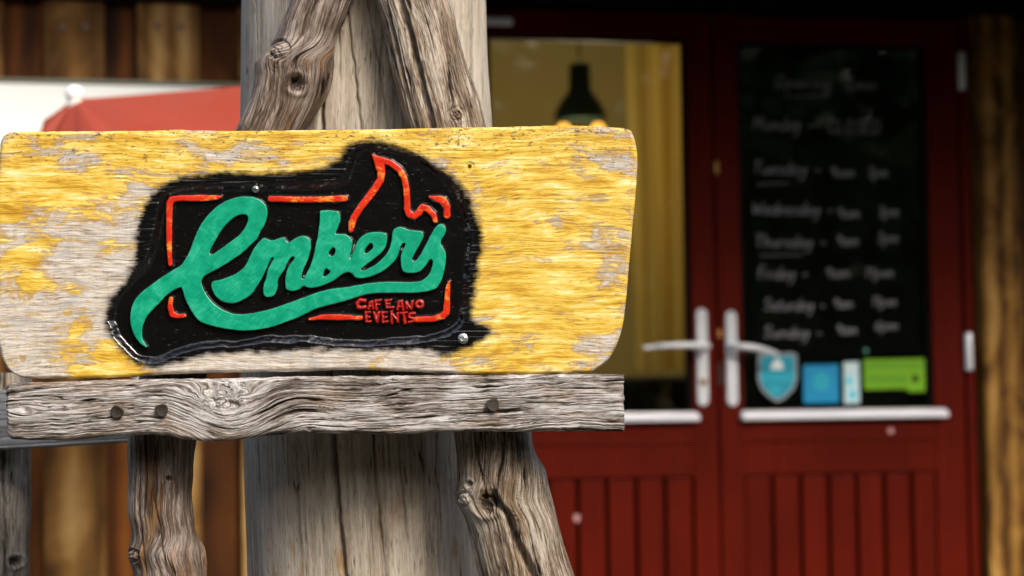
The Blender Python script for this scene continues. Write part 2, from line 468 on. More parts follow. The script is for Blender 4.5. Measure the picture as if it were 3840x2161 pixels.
def clad_mat(name, dark, mid, light, fig=1.0, wst=.28, wkn=.54):
    m = M(name)
    st = m.noise(m.obj(17, 17, .8), 1, 4, .55, .3)
    kn = m.noise(m.obj(5.5 * fig, 5.5 * fig, 2.6 * fig), 1, 3, .55, 1.2 * fig)
    wv = m.n('ShaderNodeTexWave', wave_type='RINGS', rings_direction='Z')
    m.put(wv.inputs['Vector'], m.obj(3.0, 3.0, .35)); wv.inputs['Scale'].default_value = 2.2
    wv.inputs['Distortion'].default_value = 2.5; wv.inputs['Detail'].default_value = 2; wv.inputs['Detail Scale'].default_value = .8
    t = m.f('ADD', m.f('MULTIPLY', st, wst), m.f('MULTIPLY', kn, wkn))
    t = m.f('ADD', t, m.f('MULTIPLY', wv.outputs['Fac'], .18))
    t = m.f('ADD', t, m.f('MULTIPLY', m.f('SUBTRACT', m.rnd(), .5), .16))
    c = m.ramp(t, [(.34, dark), (.52, mid), (.72, light)])
    return m.out(c, .65, normal=m.bump(st, .4, .002), Specular_IOR_Level=.15)
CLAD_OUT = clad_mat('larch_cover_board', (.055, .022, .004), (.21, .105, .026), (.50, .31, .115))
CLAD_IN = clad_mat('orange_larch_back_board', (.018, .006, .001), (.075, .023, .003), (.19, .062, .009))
CLAD_KNOT = clad_mat('knotty_oak_board', (.07, .028, .005), (.27, .135, .026), (.46, .27, .085), 1.5, .16, .66)
NAILH = simple('dull_nail_head', (.20, .15, .13), .6, .2)
BLACKW = simple('black_stained_timber', (.006, .005, .004), .7)
ROOFM = simple('dark_shingle_underside', (.03, .025, .02), .8)
DARKIN = simple('black_felt_lining', (.008, .007, .006), .9)

ZT = wz(62)                                  # top of the doors
uM = wu(2687)                                # meeting line
uR = wu(3611)                                # right edge of the right leaf
uL = 2 * uM - uR                             # left edge of the left leaf
uClad = wu(955)                              # where cladding begins left of the doors (behind the post)
# cladding on the left: cover boards on spaced back boards
cover = [(-195, 12), (-552, -345), (-909, -702), (-1266, -1059), (-1623, -1416), (-1980, -1773), (163, 392), (517, 750), (898, 1130), (1255, 1480)]
back = [(0, 175), (-357, -182), (-714, -539), (-1071, -896), (-1428, -1253), (-1785, -1610), (380, 530), (738, 910), (1118, 1270), (1470, 1640)]
for i, (a, b) in enumerate(cover):
    box('cover_board', wu(a), wu(b), -.030, -.004 + .0003 * i, 0.02, 2.42, CLAD_OUT, cafe, .004)
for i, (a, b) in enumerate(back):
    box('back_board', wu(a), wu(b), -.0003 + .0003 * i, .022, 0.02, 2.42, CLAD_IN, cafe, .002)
for (a, b) in cover[:1] + cover[6:8]:                     # nail heads on the cover boards
    for f in (.32, .70):
        px = a + (b - a) * f
        x, z = WL(px, 100, .03)
        lathe('nail_head', [(0, -.0335), (.006, -.0330), (.009, -.031), (.009, -.028)], NAILH, cafe, 10, 'Y', (x, 0, z))
# left jamb hidden behind the post, right jamb, black reveal, corner boards
REDP = None
def red_mat():
    m = M('oxblood_door_paint')
    n = m.noise(m.obj(3, 3, 3), 1, 4); s_ = m.noise(m.obj(60, 60, 2.0), 1, 3)
    t = m.f('ADD', m.f('MULTIPLY', n, .6), m.f('MULTIPLY', s_, .4))
    c = m.ramp(t, [(.3, (.060, .0036, .0008)), (.7, (.112, .0070, .0016))])
    return m.out(c, .55, ior=1.3, normal=m.bump(s_, .2, .001), Specular_IOR_Level=.14)
REDP = red_mat()
box('door_frame_jamb', uR + .004, wu(3648), -.005, .07, 0, ZT + .01, REDP, cafe, .003)
box('door_frame_jamb', uL - .05, uL - .004, -.005, .07, 0, ZT + .01, REDP, cafe, .003)
box('shadow_gap', wu(3649), wu(3675), .05, .09, 0, 2.3, BLACKW, cafe, 0)
box('corner_board', wu(3668), wu(3818), -.032, .04, .02, wz(52, 3740), CLAD_KNOT, cafe, .006)
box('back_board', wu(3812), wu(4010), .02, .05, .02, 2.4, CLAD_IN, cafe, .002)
box('cover_board', wu(4000), wu(4200), -.03, .01, .02, 2.4, CLAD_OUT, cafe, .004)
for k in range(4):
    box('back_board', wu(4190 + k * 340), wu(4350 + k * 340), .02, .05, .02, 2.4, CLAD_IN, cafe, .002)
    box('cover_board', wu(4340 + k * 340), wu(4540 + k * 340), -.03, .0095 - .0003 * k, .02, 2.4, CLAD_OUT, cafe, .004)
box('header_beam', uL - .06, wu(5560), -.06, .07, ZT + .012, 2.44, BLACKW, cafe, .006)
box('header_beam', wu(-2000), uL - .062, -.05, .05, wz(12, 300) + .0, 2.44, BLACKW, cafe, .006)
# roof over the entrance: sloping boards carried past the wall
def roof_piece(x0, x1, ov, z_in, z_out):
    bm = bmesh.new()
    vs = [bm.verts.new(p) for p in [(x0, .5, z_in), (x1, .5, z_in), (x1, -ov, z_out), (x0, -ov, z_out), (x0, .5, z_in + .08), (x1, .5, z_in + .08), (x1, -ov, z_out + .08), (x0, -ov, z_out + .08)]]
    for f in ((0, 1, 2, 3), (7, 6, 5, 4), (0, 4, 5, 1), (1, 5, 6, 2), (2, 6, 7, 3), (3, 7, 4, 0)): bm.faces.new([vs[i] for i in f])
    bm_obj('roof', bm, ROOFM, cafe)
xa, xb, xc = wu(-2000) - .3, wu(1150), wu(4200) + 2.2
roof_piece(xa, xb - .002, .52, 2.50, 2.22)          # short eave over the cladding
roof_piece(xb, xc, 1.5, 2.62, 2.22)                # deep porch over the doors
for k in range(8):
    xx = xb + .1 + k * (xc - xb - .3) / 7
    box('rafter', xx - .03, xx + .03, -1.43, -.07, 2.15, 2.21, ROOFM, cafe, .004)

# ---- the room behind the doors
OCHRE = simple('ochre_plaster', (.42, .33, .13), .85, 0, .12, 3, .2)
CEIL = simple('ceiling_board', (.42, .30, .13), .7, 0, .2, 4)
FLOORM = simple('dark_floor_board', (.05, .035, .02), .5)
rx0, rx1 = uL - 1.6, uR + .3
RD = 2.6
box('room_back_wall', rx0, rx1, RD, RD + .1, 0, 2.9, OCHRE, cafe, 0)
box('room_side_wall', rx0 - .1, rx0, .09, RD, 0, 2.9, OCHRE, cafe, 0)
box('room_side_wall', rx1, rx1 + .1, .09, RD, 0, 2.9, OCHRE, cafe, 0)
box('room_floor', rx0, rx1, .09, RD, -.06, .004, FLOORM, cafe, 0)
box('room_ceiling', rx0, rx1, .501, RD, 2.72, 2.8, CEIL, cafe, 0)
box('wall_lining', rx0, uL - .052, .072, .089, 0, 2.6, DARKIN, cafe, 0)
box('wall_lining', wu(3676), rx1, .092, .11, 0, 2.6, DARKIN, cafe, 0)
box('wall_lining', uL - .05, wu(3670), .072, .10, ZT - .035, 2.70, DARKIN, cafe, 0)
box('leak_stop', uL - .05, uL + .03, .0725, .095, 0, ZT - .036, DARKIN, cafe, 0)  # unseen strips added behind the leaf edges to stop light leaking through
box('leak_stop', uR - .03, wu(3676), .0725, .0915, 0, ZT - .036, DARKIN, cafe, 0)
for k, xx in enumerate((-1.2, .2)):     # sloping ceiling beams
    box('ceiling_beam', xx, xx + .14, .55, RD - .01, 2.52, 2.715, CEIL, cafe, .006)

# ================================================================== doors
def glass_mat(name, tint=(1, 1, 1), refl_rough=.02):
    m = M(name)
    t = m.t
    gl = m.n('ShaderNodeBsdfGlossy'); gl.inputs['Roughness'].default_value = refl_rough
    tr = m.n('ShaderNodeBsdfTransparent'); tr.inputs['Color'].default_value = tint + (1,)
    fr = m.n('ShaderNodeFresnel'); fr.inputs['IOR'].default_value = 1.45
    wb = m.bump(m.noise(m.obj(2, 2, 1.2), 1, 2), .12, .02)
    m.put(gl.inputs['Normal'], wb)
    mx = m.n('ShaderNodeMixShader')
    t.links.new(fr.outputs[0], mx.inputs[0]); t.links.new(tr.outputs[0], mx.inputs[1]); t.links.new(gl.outputs[0], mx.inputs[2])
    t.links.new(mx.outputs[0], t.nodes['Material Output'].inputs[0])
    return m.m
GLASS = glass_mat('window_glass', (.94, .95, .92))
ALU = simple('brushed_aluminium', (.84, .87, .90), .35, .15, .06, 30)
WHITEALU = simple('white_aluminium', (.74, .74, .80), .35, 0, .06, 20)
BRASS = simple('old_brass', (.45, .22, .06), .4, .7, .3, 60)
CHALK = simple('white_chalk_pen', (.36, .36, .38), .8, 0, .5, 90)
DARK_ROOM = simple('dark_room_face', (.0018, .0018, .0018), .9)
CHIP = simple('bare_pink_primer', (.50, .26, .27), .7)

def rounded_plate(name, cx, cz, w_, h_, y0, y1, r, mat, parent, seg=8):
    bm = bmesh.new(); ring = []
    for qx, qz, a0 in ((1, 1, 0), (-1, 1, 90), (-1, -1, 180), (1, -1, 270)):
        for k in range(seg + 1):
            a = R(a0 + 90 * k / seg)
            ring.append((cx + qx * (w_ / 2 - r) + r * math.cos(a), cz + qz * (h_ / 2 - r) + r * math.sin(a)))
    lv = []
    for (yy, sh) in ((y1, 0), (y0 + .003, 0), (y0, .003)):
        lv.append([bm.verts.new((cx + (x - cx) * (1 - sh / (w_ / 2)), yy, cz + (z - cz) * (1 - sh / (h_ / 2)))) for x, z in ring])
    n = len(ring)
    for A, B in zip(lv[:-1], lv[1:]):
        for i in range(n): bm.faces.new((A[i], A[(i + 1) % n], B[(i + 1) % n], B[i]))
    bm.faces.new(lv[-1]); bm.faces.new(lv[0][::-1])
    return bm_obj(name, bm, mat, parent)

def flat_poly(name, pts, y, th, mat, parent):
    bm = bmesh.new()
    A = [bm.verts.new((x, y, z)) for x, z in pts]; B = [bm.verts.new((x, y + th, z)) for x, z in pts]
    n = len(pts)
    bm.faces.new(A); bm.faces.new(B[::-1])
    for i in range(n): bm.faces.new((A[i], B[i], B[(i + 1) % n], A[(i + 1) % n]))
    return bm_obj(name, bm, mat, parent)

Z_GT = wz(172)               # top of the glass
Z_GB = wz(1530, 3000)        # bottom of the glass
Z_RAIL = wz(1779, 3000)      # lower edge of the middle rail
gR0, gR1 = wu(2781), wu(3494)
stileM = gR0 - uM            # meeting stile width
stileH = uR - gR1
def make_door(side):
    """side = 1 right leaf, -1 left leaf; local origin on the meeting line"""
    if side > 0:
        lab = 'dark red right door leaf with handwritten opening hours and stickers on its black glass'
    else:
        lab = 'dark red left door leaf with clear glass showing the yellow room, half hidden by the sign'
    d = empty('door', tuple(WO + WD * uM), YAW, lab, 'door')
    W = uR - uM
    X = lambda a: a * side
    def bx(name, a, b, y0, y1, z0, z1, mat, bev=.004):
        lo, hi = sorted((X(a), X(b)))
        return box(name, lo, hi, y0, y1, z0, z1, mat, d, bev)
    bx('stile', .003, stileM, -.001, .05, .02, ZT, REDP)
    bx('stile', W - stileH, W - .002, -.001, .05, .02, ZT, REDP)
    bx('top_rail', stileM - .001, W - stileH + .001, .001, .049, Z_GT + .012, ZT - .001, REDP)
    bx('middle_rail', stileM - .001, W - stileH + .001, .001, .049, Z_RAIL, Z_GB - .006, REDP)
    bx('moulding', stileM - .003, W - stileH + .003, -.004, .0008, wz(1648, 3000) - .004, wz(1648, 3000) + .003, REDP, .002)
    bx('bottom_rail', stileM - .001, W - stileH + .001, .001, .049, .021, .16, REDP)
    # matchboard panel: each board with chamfered edges leaves a V groove
    if side > 0: gr = [2788, 2896, 3006, 3117, 3226, 3332, 3438, 3545]
    else: gr = None
    n = 7
    a0, a1 = stileM + .0, W - stileH + .012
    for k in range(n):
        p, q = a0 + (a1 - a0) * k / n, a0 + (a1 - a0) * (k + 1) / n
        bx('panel_board', p + .0045, q - .0045, .008, .030, .161, Z_RAIL + .0, REDP, .008)
    bx('panel_backing', stileM, W - stileH, .031, .036, .161, Z_RAIL, BLACKW, 0)
    if side < 0: box('leak_strip', -.03, .03, .0515, .060, .02, ZT - .002, BLACKW, d, .002)  # unseen strip added to block light leaking along the meeting line
    # dark glazing bead and pane
    for nm, (p, q, z0, z1) in dict(t=(stileM, W - stileH, Z_GT, Z_GT + .011), b1=(stileM, stileM + .010, Z_GB, Z_GT), b2=(W - stileH - .010, W - stileH, Z_GB, Z_GT)).items():
        bx('glazing_bead', p, q, .012, .04, z0, z1, BLACKW, .002)
    pane = bx('glass_pane', stileM + .0005, W - stileH - .0005, .022, .028, Z_GB - .004, Z_GT + .002, GLASS, 0)
    zb0, zb1 = wz(1577, 2800), wz(1545, 2800)
    wbm = bmesh.new()
    a, b = sorted((X(stileM - .012), X(W - stileH + .034)))
    pr = [(.004, zb1 + .004), (-.022, zb1 - .006), (-.028, zb0 + .006), (-.024, zb0), (.004, zb0)]
    A = [wbm.verts.new((a, y, z)) for y, z in pr]; B = [wbm.verts.new((b, y, z)) for y, z in pr]
    wbm.faces.new(A); wbm.faces.new(B[::-1])
    for i in range(5): wbm.faces.new((A[i], B[i], B[(i + 1) % 5], A[(i + 1) % 5]))
    bmesh.ops.recalc_face_normals(wbm, faces=wbm.faces[:])
    bmesh.ops.bevel(wbm, geom=wbm.edges[:], offset=.003, segments=2, affect='EDGES')
    bm_obj('weather_bar', wbm, WHITEALU, d)
    # lever handle on its long back plate
    pxc = 2741 if side > 0 else 2631
    top, bot = (1166, 1525) if side > 0 else (1157, 1524)
    hx = wu(pxc, 1340) - uM
    zt, zb = WL(pxc, top)[1], WL(pxc, bot)[1]
    pl = rounded_plate('handle_plate', hx, (zt + zb) / 2, wu(pxc + 20, 1340) - wu(pxc - 20, 1340), zt - zb, -.012, .0, .018, ALU, d)
    zl = WL(pxc, 1300)[1]
    rose = lathe('spindle', [(0, -.058), (.010, -.056), (.011, -.03), (.013, -.011)], ALU, pl, 14, 'Y', (hx, 0, zl))
    tip = (2424, 1304) if side < 0 else (2925, 1328)
    tx, tz = WL(tip[0], tip[1], .055); tx -= uM
    pts = []
    for k in range(9):
        t = k / 8
        pts.append((hx + (tx - hx) * t, -.052 - .006 * math.sin(math.pi * t) + .018 * t ** 4, zl + (tz - zl) * t + .004 * math.sin(math.pi * t)))
    tube('lever', pts, [.0105, .0115, .0115, .011, .0105, .0098, .009, .008, .006], ALU, pl, 12, .8)
    if side < 0:
        lathe('key_cylinder', [(0, -.020), (.009, -.019), (.010, -.012)], BRASS, pl, 12, 'Y', (hx, 0, WL(pxc, 1432)[1]))
    # hinges
    if side > 0:
        for (y0, y1, px) in ((199, 340, 3600), (1249, 1391, 3626)):
            za, zc = WL(px, y1)[1], WL(px, y0)[1]
            hg = wu(px, (y0 + y1) / 2) - uM
            lathe('hinge', [(0, za), (.010, za + .001), (.0115, za + .004), (.0115, zc - .004), (.010, zc - .001), (0, zc)], ALU, d, 14, 'Z', (hg, -.012, 0))
    # edge hardware on the meeting stile
    if side > 0:
        for (ya, yb, m_) in ((606, 655, BRASS), (1238, 1268, BRASS), (1362, 1448, RUSTN)):
            bx('latch_plate', .001, .012, -.004, .002, WL(2690, yb)[1], WL(2690, ya)[1], m_, .002)
    return d, pane
doorR, paneR = make_door(1)
doorL, paneL = make_door(-1)
# door closer arm end that shows beside the post
cz0 = WL(1900, 82, .05)
box('closer_arm', wu(1500, 82, .05) - uM, wu(1922, 82, .05) - uM, -.062, -.04, cz0[1] - .011, cz0[1] + .011, ALU, doorL, .008, 3)
# chips in the paint
for (px, py, dd, h) in ((3340, 1617, doorR, .017), (2166, 1945, doorL, .022)):
    x, z = WL(px, py)
    x -= uM
    off = -.0018 if py < 1700 else .0085
    pts = [(x + .008 * math.cos(a) * (1 + .3 * math.sin(3 * a)), z + h * .6 * math.sin(a) * (1 + .2 * math.cos(2 * a))) for a in np.linspace(0, 2 * math.pi, 11)[:-1]]
    flat_poly('paint_chip', pts, off, .003, CHIP, dd)
# black sheet behind the right pane, standing in for the unlit room
x0 = stileM + .003
box('dark_room_sheet', x0, uR - uM - stileH - .003, .040, .048, Z_GB - .004, Z_GT + .002, DARK_ROOM, doorR, 0)

# ---- handwriting (stroke letters) on the right pane
G = {  # x-height = 1, polylines in (x, y)
 'a': (.9, [[(.75, .85), (.35, 1), (.05, .55), (.25, .05), (.65, .3), (.78, .9), (.75, .15), (.9, 0)]]),
 'c': (.75, [[(.7, .85), (.35, 1), (.05, .5), (.3, 0), (.7, .15)]]),
 'd': (.9, [[(.72, .8), (.35, 1), (.05, .5), (.3, 0), (.7, .3), (.82, 1.9), (.76, .15), (.9, 0)]]),
 'e': (.8, [[(.08, .5), (.7, .6), (.45, 1), (.08, .6), (.25, .05), (.75, .15)]]),
 'g': (.9, [[(.75, .85), (.35, 1), (.05, .5), (.35, .1), (.72, .6), (.75, -.6), (.4, -.9), (.1, -.6)]]),
 'h': (.85, [[(.12, 1.9), (.1, 0), (.15, .6), (.5, 1), (.7, .7), (.72, 0)]]),
 'i': (.35, [[(.15, .95), (.18, 0)], [(.17, 1.4), (.19, 1.5)]]),
 'm': (1.25, [[(.1, 1), (.1, 0), (.2, .7), (.45, 1), (.58, .7), (.58, 0), (.68, .7), (.95, 1), (1.08, .7), (1.12, 0)]]),
 'n': (.85, [[(.1, 1), (.1, 0), (.2, .7), (.5, 1), (.68, .7), (.72, 0)]]),
 'o': (.85, [[(.4, 1), (.05, .5), (.4, 0), (.75, .5), (.4, 1)]]),
 'p': (.9, [[(.12, 1), (.1, -.9), (.12, .5), (.45, 1), (.78, .6), (.45, .05), (.15, .3)]]),
 'r': (.65, [[(.1, 1), (.12, 0), (.18, .7), (.6, 1)]]),
 's': (.7, [[(.62, .9), (.3, 1), (.15, .7), (.55, .4), (.45, .05), (.08, .1)]]),
 't': (.6, [[(.3, 1.6), (.28, .1), (.5, 0)], [(.05, 1.05), (.55, 1.1)]]),
 'u': (.85, [[(.08, 1), (.12, .2), (.4, 0), (.7, .5), (.72, 1), (.76, 0)]]),
 'w': (1.1, [[(.05, 1), (.25, 0), (.5, .8), (.75, 0), (1, 1)]]),
 'y': (.85, [[(.08, 1), (.3, .25), (.68, 1), (.45, -.5), (.1, -.9)]]),
 'C': (1.1, [[(1, 1.5), (.55, 1.8), (.1, .9), (.5, 0), (1, .3)]]),
 'L': (.9, [[(.1, 1.8), (.1, 0), (.75, .05)]]),
 'O': (1.3, [[(.6, 1.9), (.08, .95), (.55, 0), (1.1, .95), (.6, 1.9)]]),
 'S': (1.0, [[(.9, 1.6), (.45, 1.85), (.15, 1.35), (.75, .75), (.6, .1), (.05, .2)]]),
 'E': (.95, [[(.8, 1.8), (.1, 1.75), (.1, 0), (.8, .05)], [(.1, .9), (.65, .95)]]),
 'D': (1.1, [[(.1, 0), (.12, 1.8), (.7, 1.6), (.95, .9), (.6, .1), (.1, 0)]]),
 'T': (1.1, [[(.05, 1.8), (1.1, 1.85)], [(.58, 1.8), (.52, 0)]]),
 'M': (1.5, [[(.08, 0), (.2, 1.8), (.65, .5), (1.1, 1.8), (1.3, 0)]]),
 'W': (1.5, [[(.05, 1.8), (.35, 0), (.7, 1.3), (1.0, 0), (1.4, 1.8)]]),
 'F': (.95, [[(.15, 0), (.12, 1.8), (.85, 1.85)], [(.13, .95), (.65, 1)]]),
 '9': (.8, [[(.68, 1.3), (.35, 1.7), (.08, 1.25), (.4, .9), (.68, 1.4), (.6, 0)]]),
 '3': (.8, [[(.1, 1.6), (.5, 1.7), (.6, 1.3), (.3, .95), (.68, .6), (.45, .02), (.05, .2)]]),
 '6': (.8, [[(.6, 1.7), (.15, .8), (.2, .1), (.6, .15), (.62, .7), (.2, .75)]]),
 '1': (.45, [[(.05, 1.35), (.25, 1.75), (.22, 0)]]),
 '-': (.8, [[(.1, .6), (.7, .65)]]), ' ': (.7, []),
}
def write(name, text, x0, x1, base, xh, parent, y, wid=.0032, slope=0.0):
    adv = sum(G[c][0] + .12 for c in text)
    sx = (x1 - x0) / adv
    V, F = [], []
    cx = 0
    for c in text:
        a, strokes = G[c]
        for st in strokes:
            p = np.array(st, float)
            tt = np.arange(len(p)); ti = np.linspace(0, len(p) - 1, (len(p) - 1) * 4 + 1)
            q = np.stack([cr(ti, list(zip(tt, p[:, 0]))), cr(ti, list(zip(tt, p[:, 1])))], 1) if len(p) > 2 else p
            q = np.stack([x0 + (cx + q[:, 0] + .15 * q[:, 1]) * sx, base + q[:, 1] * xh + slope * (cx * sx)], 1)
            dv = np.gradient(q, axis=0); dv /= np.linalg.norm(dv, axis=1, keepdims=True) + 1e-9
            nn = np.stack([-dv[:, 1], dv[:, 0]], 1) * wid / 2
            b = len(V)
            for k in range(len(q)):
                V += [(q[k, 0] + nn[k, 0], y, q[k, 1] + nn[k, 1]), (q[k, 0] - nn[k, 0], y, q[k, 1] - nn[k, 1])]
                if k: F.append((b + 2 * k - 2, b + 2 * k - 1, b + 2 * k + 1, b + 2 * k))
        cx += a + .12
    o = np_mesh(name, np.array(V), [np.array(F)], CHALK, parent, None, False)
    return o
YG = .0214
def wr(text, px0, px1, py, xh_px=22, wid=.0025):
    x0, z = WL(px0, py, -.022); x1 = WL(px1, py, -.022)[0]
    write('chalk_writing', text, x0 - uM, x1 - uM, z, xh_px * .00076, paneR, YG, wid)
def uline(px0, px1, py, wid=.003):
    x0, z = WL(px0, py, -.022); x1, z1 = WL(px1, py - 4, -.022)
    x0 -= uM; x1 -= uM
    np_mesh('chalk_underline', np.array([(x0, YG, z), (x1, YG, z1), (x1, YG, z1 + wid), (x0, YG, z + wid)]), [np.array([[0, 1, 2, 3]])], CHALK, paneR, None, False)
wr('Opening', 2903, 3115, 330, 26); wr('Times', 3171, 3285, 335, 24); uline(2942, 3070, 364, .002)
wr('Monday -', 2823, 3050, 487, 28); wr('CLOSED', 3101, 3305, 497, 27)
wr('Tuesday -', 2818, 3080, 652, 25); wr('9am', 3111, 3205, 664, 22); wr('3pm', 3255, 3330, 664, 22)
wr('Wednesday -', 2819, 3125, 804, 25); wr('9am', 3138, 3225, 818, 22); wr('3pm', 3293, 3370, 812, 22)
wr('Thursday -', 2826, 3100, 926, 24); wr('9am', 3136, 3220, 921, 22); wr('3pm', 3290, 3370, 910, 22)
wr('Friday -', 2842, 3030, 1046, 24); wr('9am', 3094, 3187, 1042, 22); wr('11pm', 3244, 3352, 1041, 20)
wr('Saturday -', 2864, 3095, 1164, 23); wr('9am', 3125, 3198, 1156, 21); wr('11pm', 3271, 3362, 1148, 20)
wr('Sunday -', 2864, 3085, 1267, 23); wr('9am', 3136, 3214, 1254, 21); wr('6pm', 3280, 3368, 1238, 20)
for p in ((2840, 2960, 692), (2850, 3010, 960)): uline(*p, .0016)
# ---- stickers on the pane
S_TEAL = simple('teal_sticker', (.01, .30, .42), .4, 0, .15, 30)
S_TEAL2 = simple('light_teal_sticker', (.02, .40, .52), .4, 0, .15, 30)
S_BLUE = simple('blue_sticker', (.005, .27, .52), .4, 0, .12, 30)
S_CYAN = simple('cyan_print', (.02, .58, .80), .4)
S_PALE = simple('pale_sticker', (.55, .78, .82), .4, 0, .08, 30)
S_WHITE = simple('white_sticker_print', (.75, .80, .80), .4)
S_GREY = simple('grey_sticker_edge', (.30, .32, .34), .4)
S_LIME = simple('lime_green_sticker', (.17, .42, .005), .4, 0, .15, 30)
S_DGREEN = simple('dark_green_print', (.10, .30, .01), .4)
def wp(pts): return [(WL(px, py, -.022)[0] - uM, WL(px, py, -.022)[1]) for px, py in pts]
def shield(sc):
    cx, cy = 2915, 1412
    base = [(2842, 1330), (2860, 1322), (2915, 1326), (2970, 1322), (2988, 1330), (2989, 1425), (2975, 1462), (2945, 1492), (2915, 1509), (2885, 1492), (2855, 1462), (2841, 1425)]
    return [(cx + (x - cx) * sc, cy + (y - cy) * sc) for x, y in base]
sk = flat_poly('shield_sticker', wp(shield(1.0)), .0212, .0006, S_GREY, paneR)
sk['label'] = 'teal shield shaped sticker with white triangle emblem'
for o in (flat_poly('sticker_field', wp(shield(.88)), .0206, .0005, S_TEAL, paneR),
          flat_poly('sticker_band', wp([(2851, 1402), (2980, 1400), (2980, 1432), (2851, 1434)]), .0202, .0003, S_TEAL2, paneR),
          flat_poly('sticker_emblem', wp([(2890, 1386), (2893, 1368), (2903, 1352), (2914, 1344), (2925, 1352), (2935, 1368), (2938, 1386)]), .0202, .0003, S_WHITE, paneR),
          flat_poly('sticker_emblem', wp([(2905 + 22 * math.cos(a), 1462 + 18 * math.sin(a)) for a in np.linspace(0, 6.28, 15)[:-1]]), .0202, .0003, S_TEAL2, paneR)): pass
flat_poly('square_sticker', wp([(3012, 1370), (3144, 1367), (3146, 1510), (3014, 1513)]), .0212, .0006, S_BLUE, paneR)['label'] = 'blue square sticker'
flat_poly('sticker_emblem', wp([(3080 + 32 * math.cos(a), 1432 + 34 * math.sin(a)) for a in np.linspace(0, 6.28, 17)[:-1]]), .0206, .0005, S_TEAL2, paneR)
flat_poly('strip_sticker', wp([(3163, 1359), (3220, 1357), (3224, 1513), (3166, 1515)]), .0212, .0006, S_PALE, paneR)['label'] = 'pale upright strip sticker with cyan blocks'
for q in ([(3172, 1418), (3194, 1417), (3195, 1440), (3173, 1441)], [(3186, 1468), (3208, 1467), (3209, 1494), (3187, 1495)], [(3172, 1372), (3212, 1370), (3212, 1385), (3172, 1387)]):
    flat_poly('sticker_print', wp(q), .0206, .0005, S_CYAN if q[0][1] > 1400 else S_WHITE, paneR)
flat_poly('rating_sticker', wp([(3238, 1349), (3466, 1345), (3470, 1468), (3410, 1471), (3398, 1458), (3241, 1462)]), .0212, .0006, S_LIME, paneR)['label'] = 'lime green wide sticker with dark round mark'
flat_poly('sticker_band', wp([(3246, 1366), (3460, 1362), (3460, 1376), (3246, 1380)]), .0206, .0005, S_DGREEN, paneR)
flat_poly('sticker_mark', wp([(3432 + 13 * math.cos(a), 1420 + 14 * math.sin(a)) for a in np.linspace(0, 6.28, 13)[:-1]]), .0206, .0005, BLACKW, paneR)
for k in range(6):
    flat_poly('sticker_print', wp([(3252 + k * 26, 1408), (3270 + k * 26, 1407), (3270 + k * 26, 1438), (3252 + k * 26, 1439)]), .0206, .0005, S_DGREEN, paneR)
flat_poly('green_dot_sticker', wp([(3247 + 9 * math.cos(a), 1316 + 9 * math.sin(a)) for a in np.linspace(0, 6.28, 11)[:-1]]), .0212, .0006, simple('sea_green_print', (.06, .30, .16), .5), paneR)

# ================================================================== things inside the room
ROT = lambda lx, ly, z: tuple(WO + WD * lx - WN * ly + np.array([0, 0, z]))
SHADE = simple('black_green_enamel', (.012, .018, .012), .5)
def inwall(px, py, depth): return WL(px, py, -depth)
DL = 1.0
lx, lz = inwall(2176, 448, DL)
lamp = empty('pendant_lamp', ROT(lx, DL, lz), 0, 'black bottle shaped pendant lamp with glowing bulbs, seen through the left door glass', 'lamp')
pm = 7.0 / K * 1.0
lathe('shade', [(.082, -.004), (.086, 0), (.080, .028), (.064, .058), (.046, .080), (.036, .100), (.035, .17), (.032, .182), (.008, .186)], SHADE, lamp, 28)
tube('cord', [(0, 0, .18), (0, 0, .6), (0, 0, 2.72 - lz)], .004, SHADE, lamp, 8)
mb = M('glowing_amber_bulb')
m_am = mb.out((.9, .45, .08), .4, Emission_Color=(1.0, .45, .06, 1), Emission_Strength=1.3)
for sx in (-.055, .057):
    lathe('bulb', [(0, -.056), (.016, -.052), (.026, -.036), (.028, -.026), (.022, -.010), (.012, .002), (0, .004)], m_am, lamp, 18, 'Z', (sx, -.02, -.018))
ld = bpy.data.lights.new('lamp_light', 'POINT'); lo = bpy.data.objects.new('lamp_light', ld); COL.objects.link(lo)
ld.energy, ld.color, ld.shadow_soft_size = 13, (1.0, .86, .56), .06
lo.parent = lamp; lo.location = (0, 0, -.16)
# curtain: hanging folds near the meeting stile
CURT = simple('mustard_curtain', (.78, .58, .16), .85, 0, .12, 5, .3)
_t = CURT.node_tree
_p = _t.nodes['Principled BSDF']
_tr = _t.nodes.new('ShaderNodeBsdfTranslucent'); _tr.inputs['Color'].default_value = (.46, .34, .10, 1)
_mx = _t.nodes.new('ShaderNodeMixShader'); _mx.inputs[0].default_value = .28
_t.links.new(_p.outputs[0], _mx.inputs[1]); _t.links.new(_tr.outputs[0], _mx.inputs[2])
_t.links.new(_mx.outputs[0], _t.nodes['Material Output'].inputs[0])
cx0, cx1 = inwall(2370, 1000, .35)[0], inwall(2640, 1000, .35)[0]
nx_, nz_ = 90, 30
uu, vv = np.meshgrid(np.linspace(0, 1, nx_), np.linspace(0, 1, nz_))
cztop, czb = 2.34, inwall(2450, 1392, .35)[1]
Cx = cx0 + (cx1 - cx0) * uu
Cy = .35 + .030 * np.sin(uu * 17 + 3 * uu ** 2 + .5 * np.sin(vv * 5)) + .012 * fbm(uu * 9, vv * 1.5, 3, 4) + .008 * np.sin(uu * 41 + 1.3)
Cz = cztop + (czb - cztop) * vv + .006 * np.sin(uu * 26)
cur = empty('curtain', ROT((cx0 + cx1) / 2, .35, 0), YAW, 'mustard yellow curtain hanging in folds behind the left door glass', 'curtain')
np_mesh('cloth', np.stack([Cx - (cx0 + cx1) / 2, Cy - .35, Cz], -1), [grid_faces(nz_, nx_)], CURT, cur)
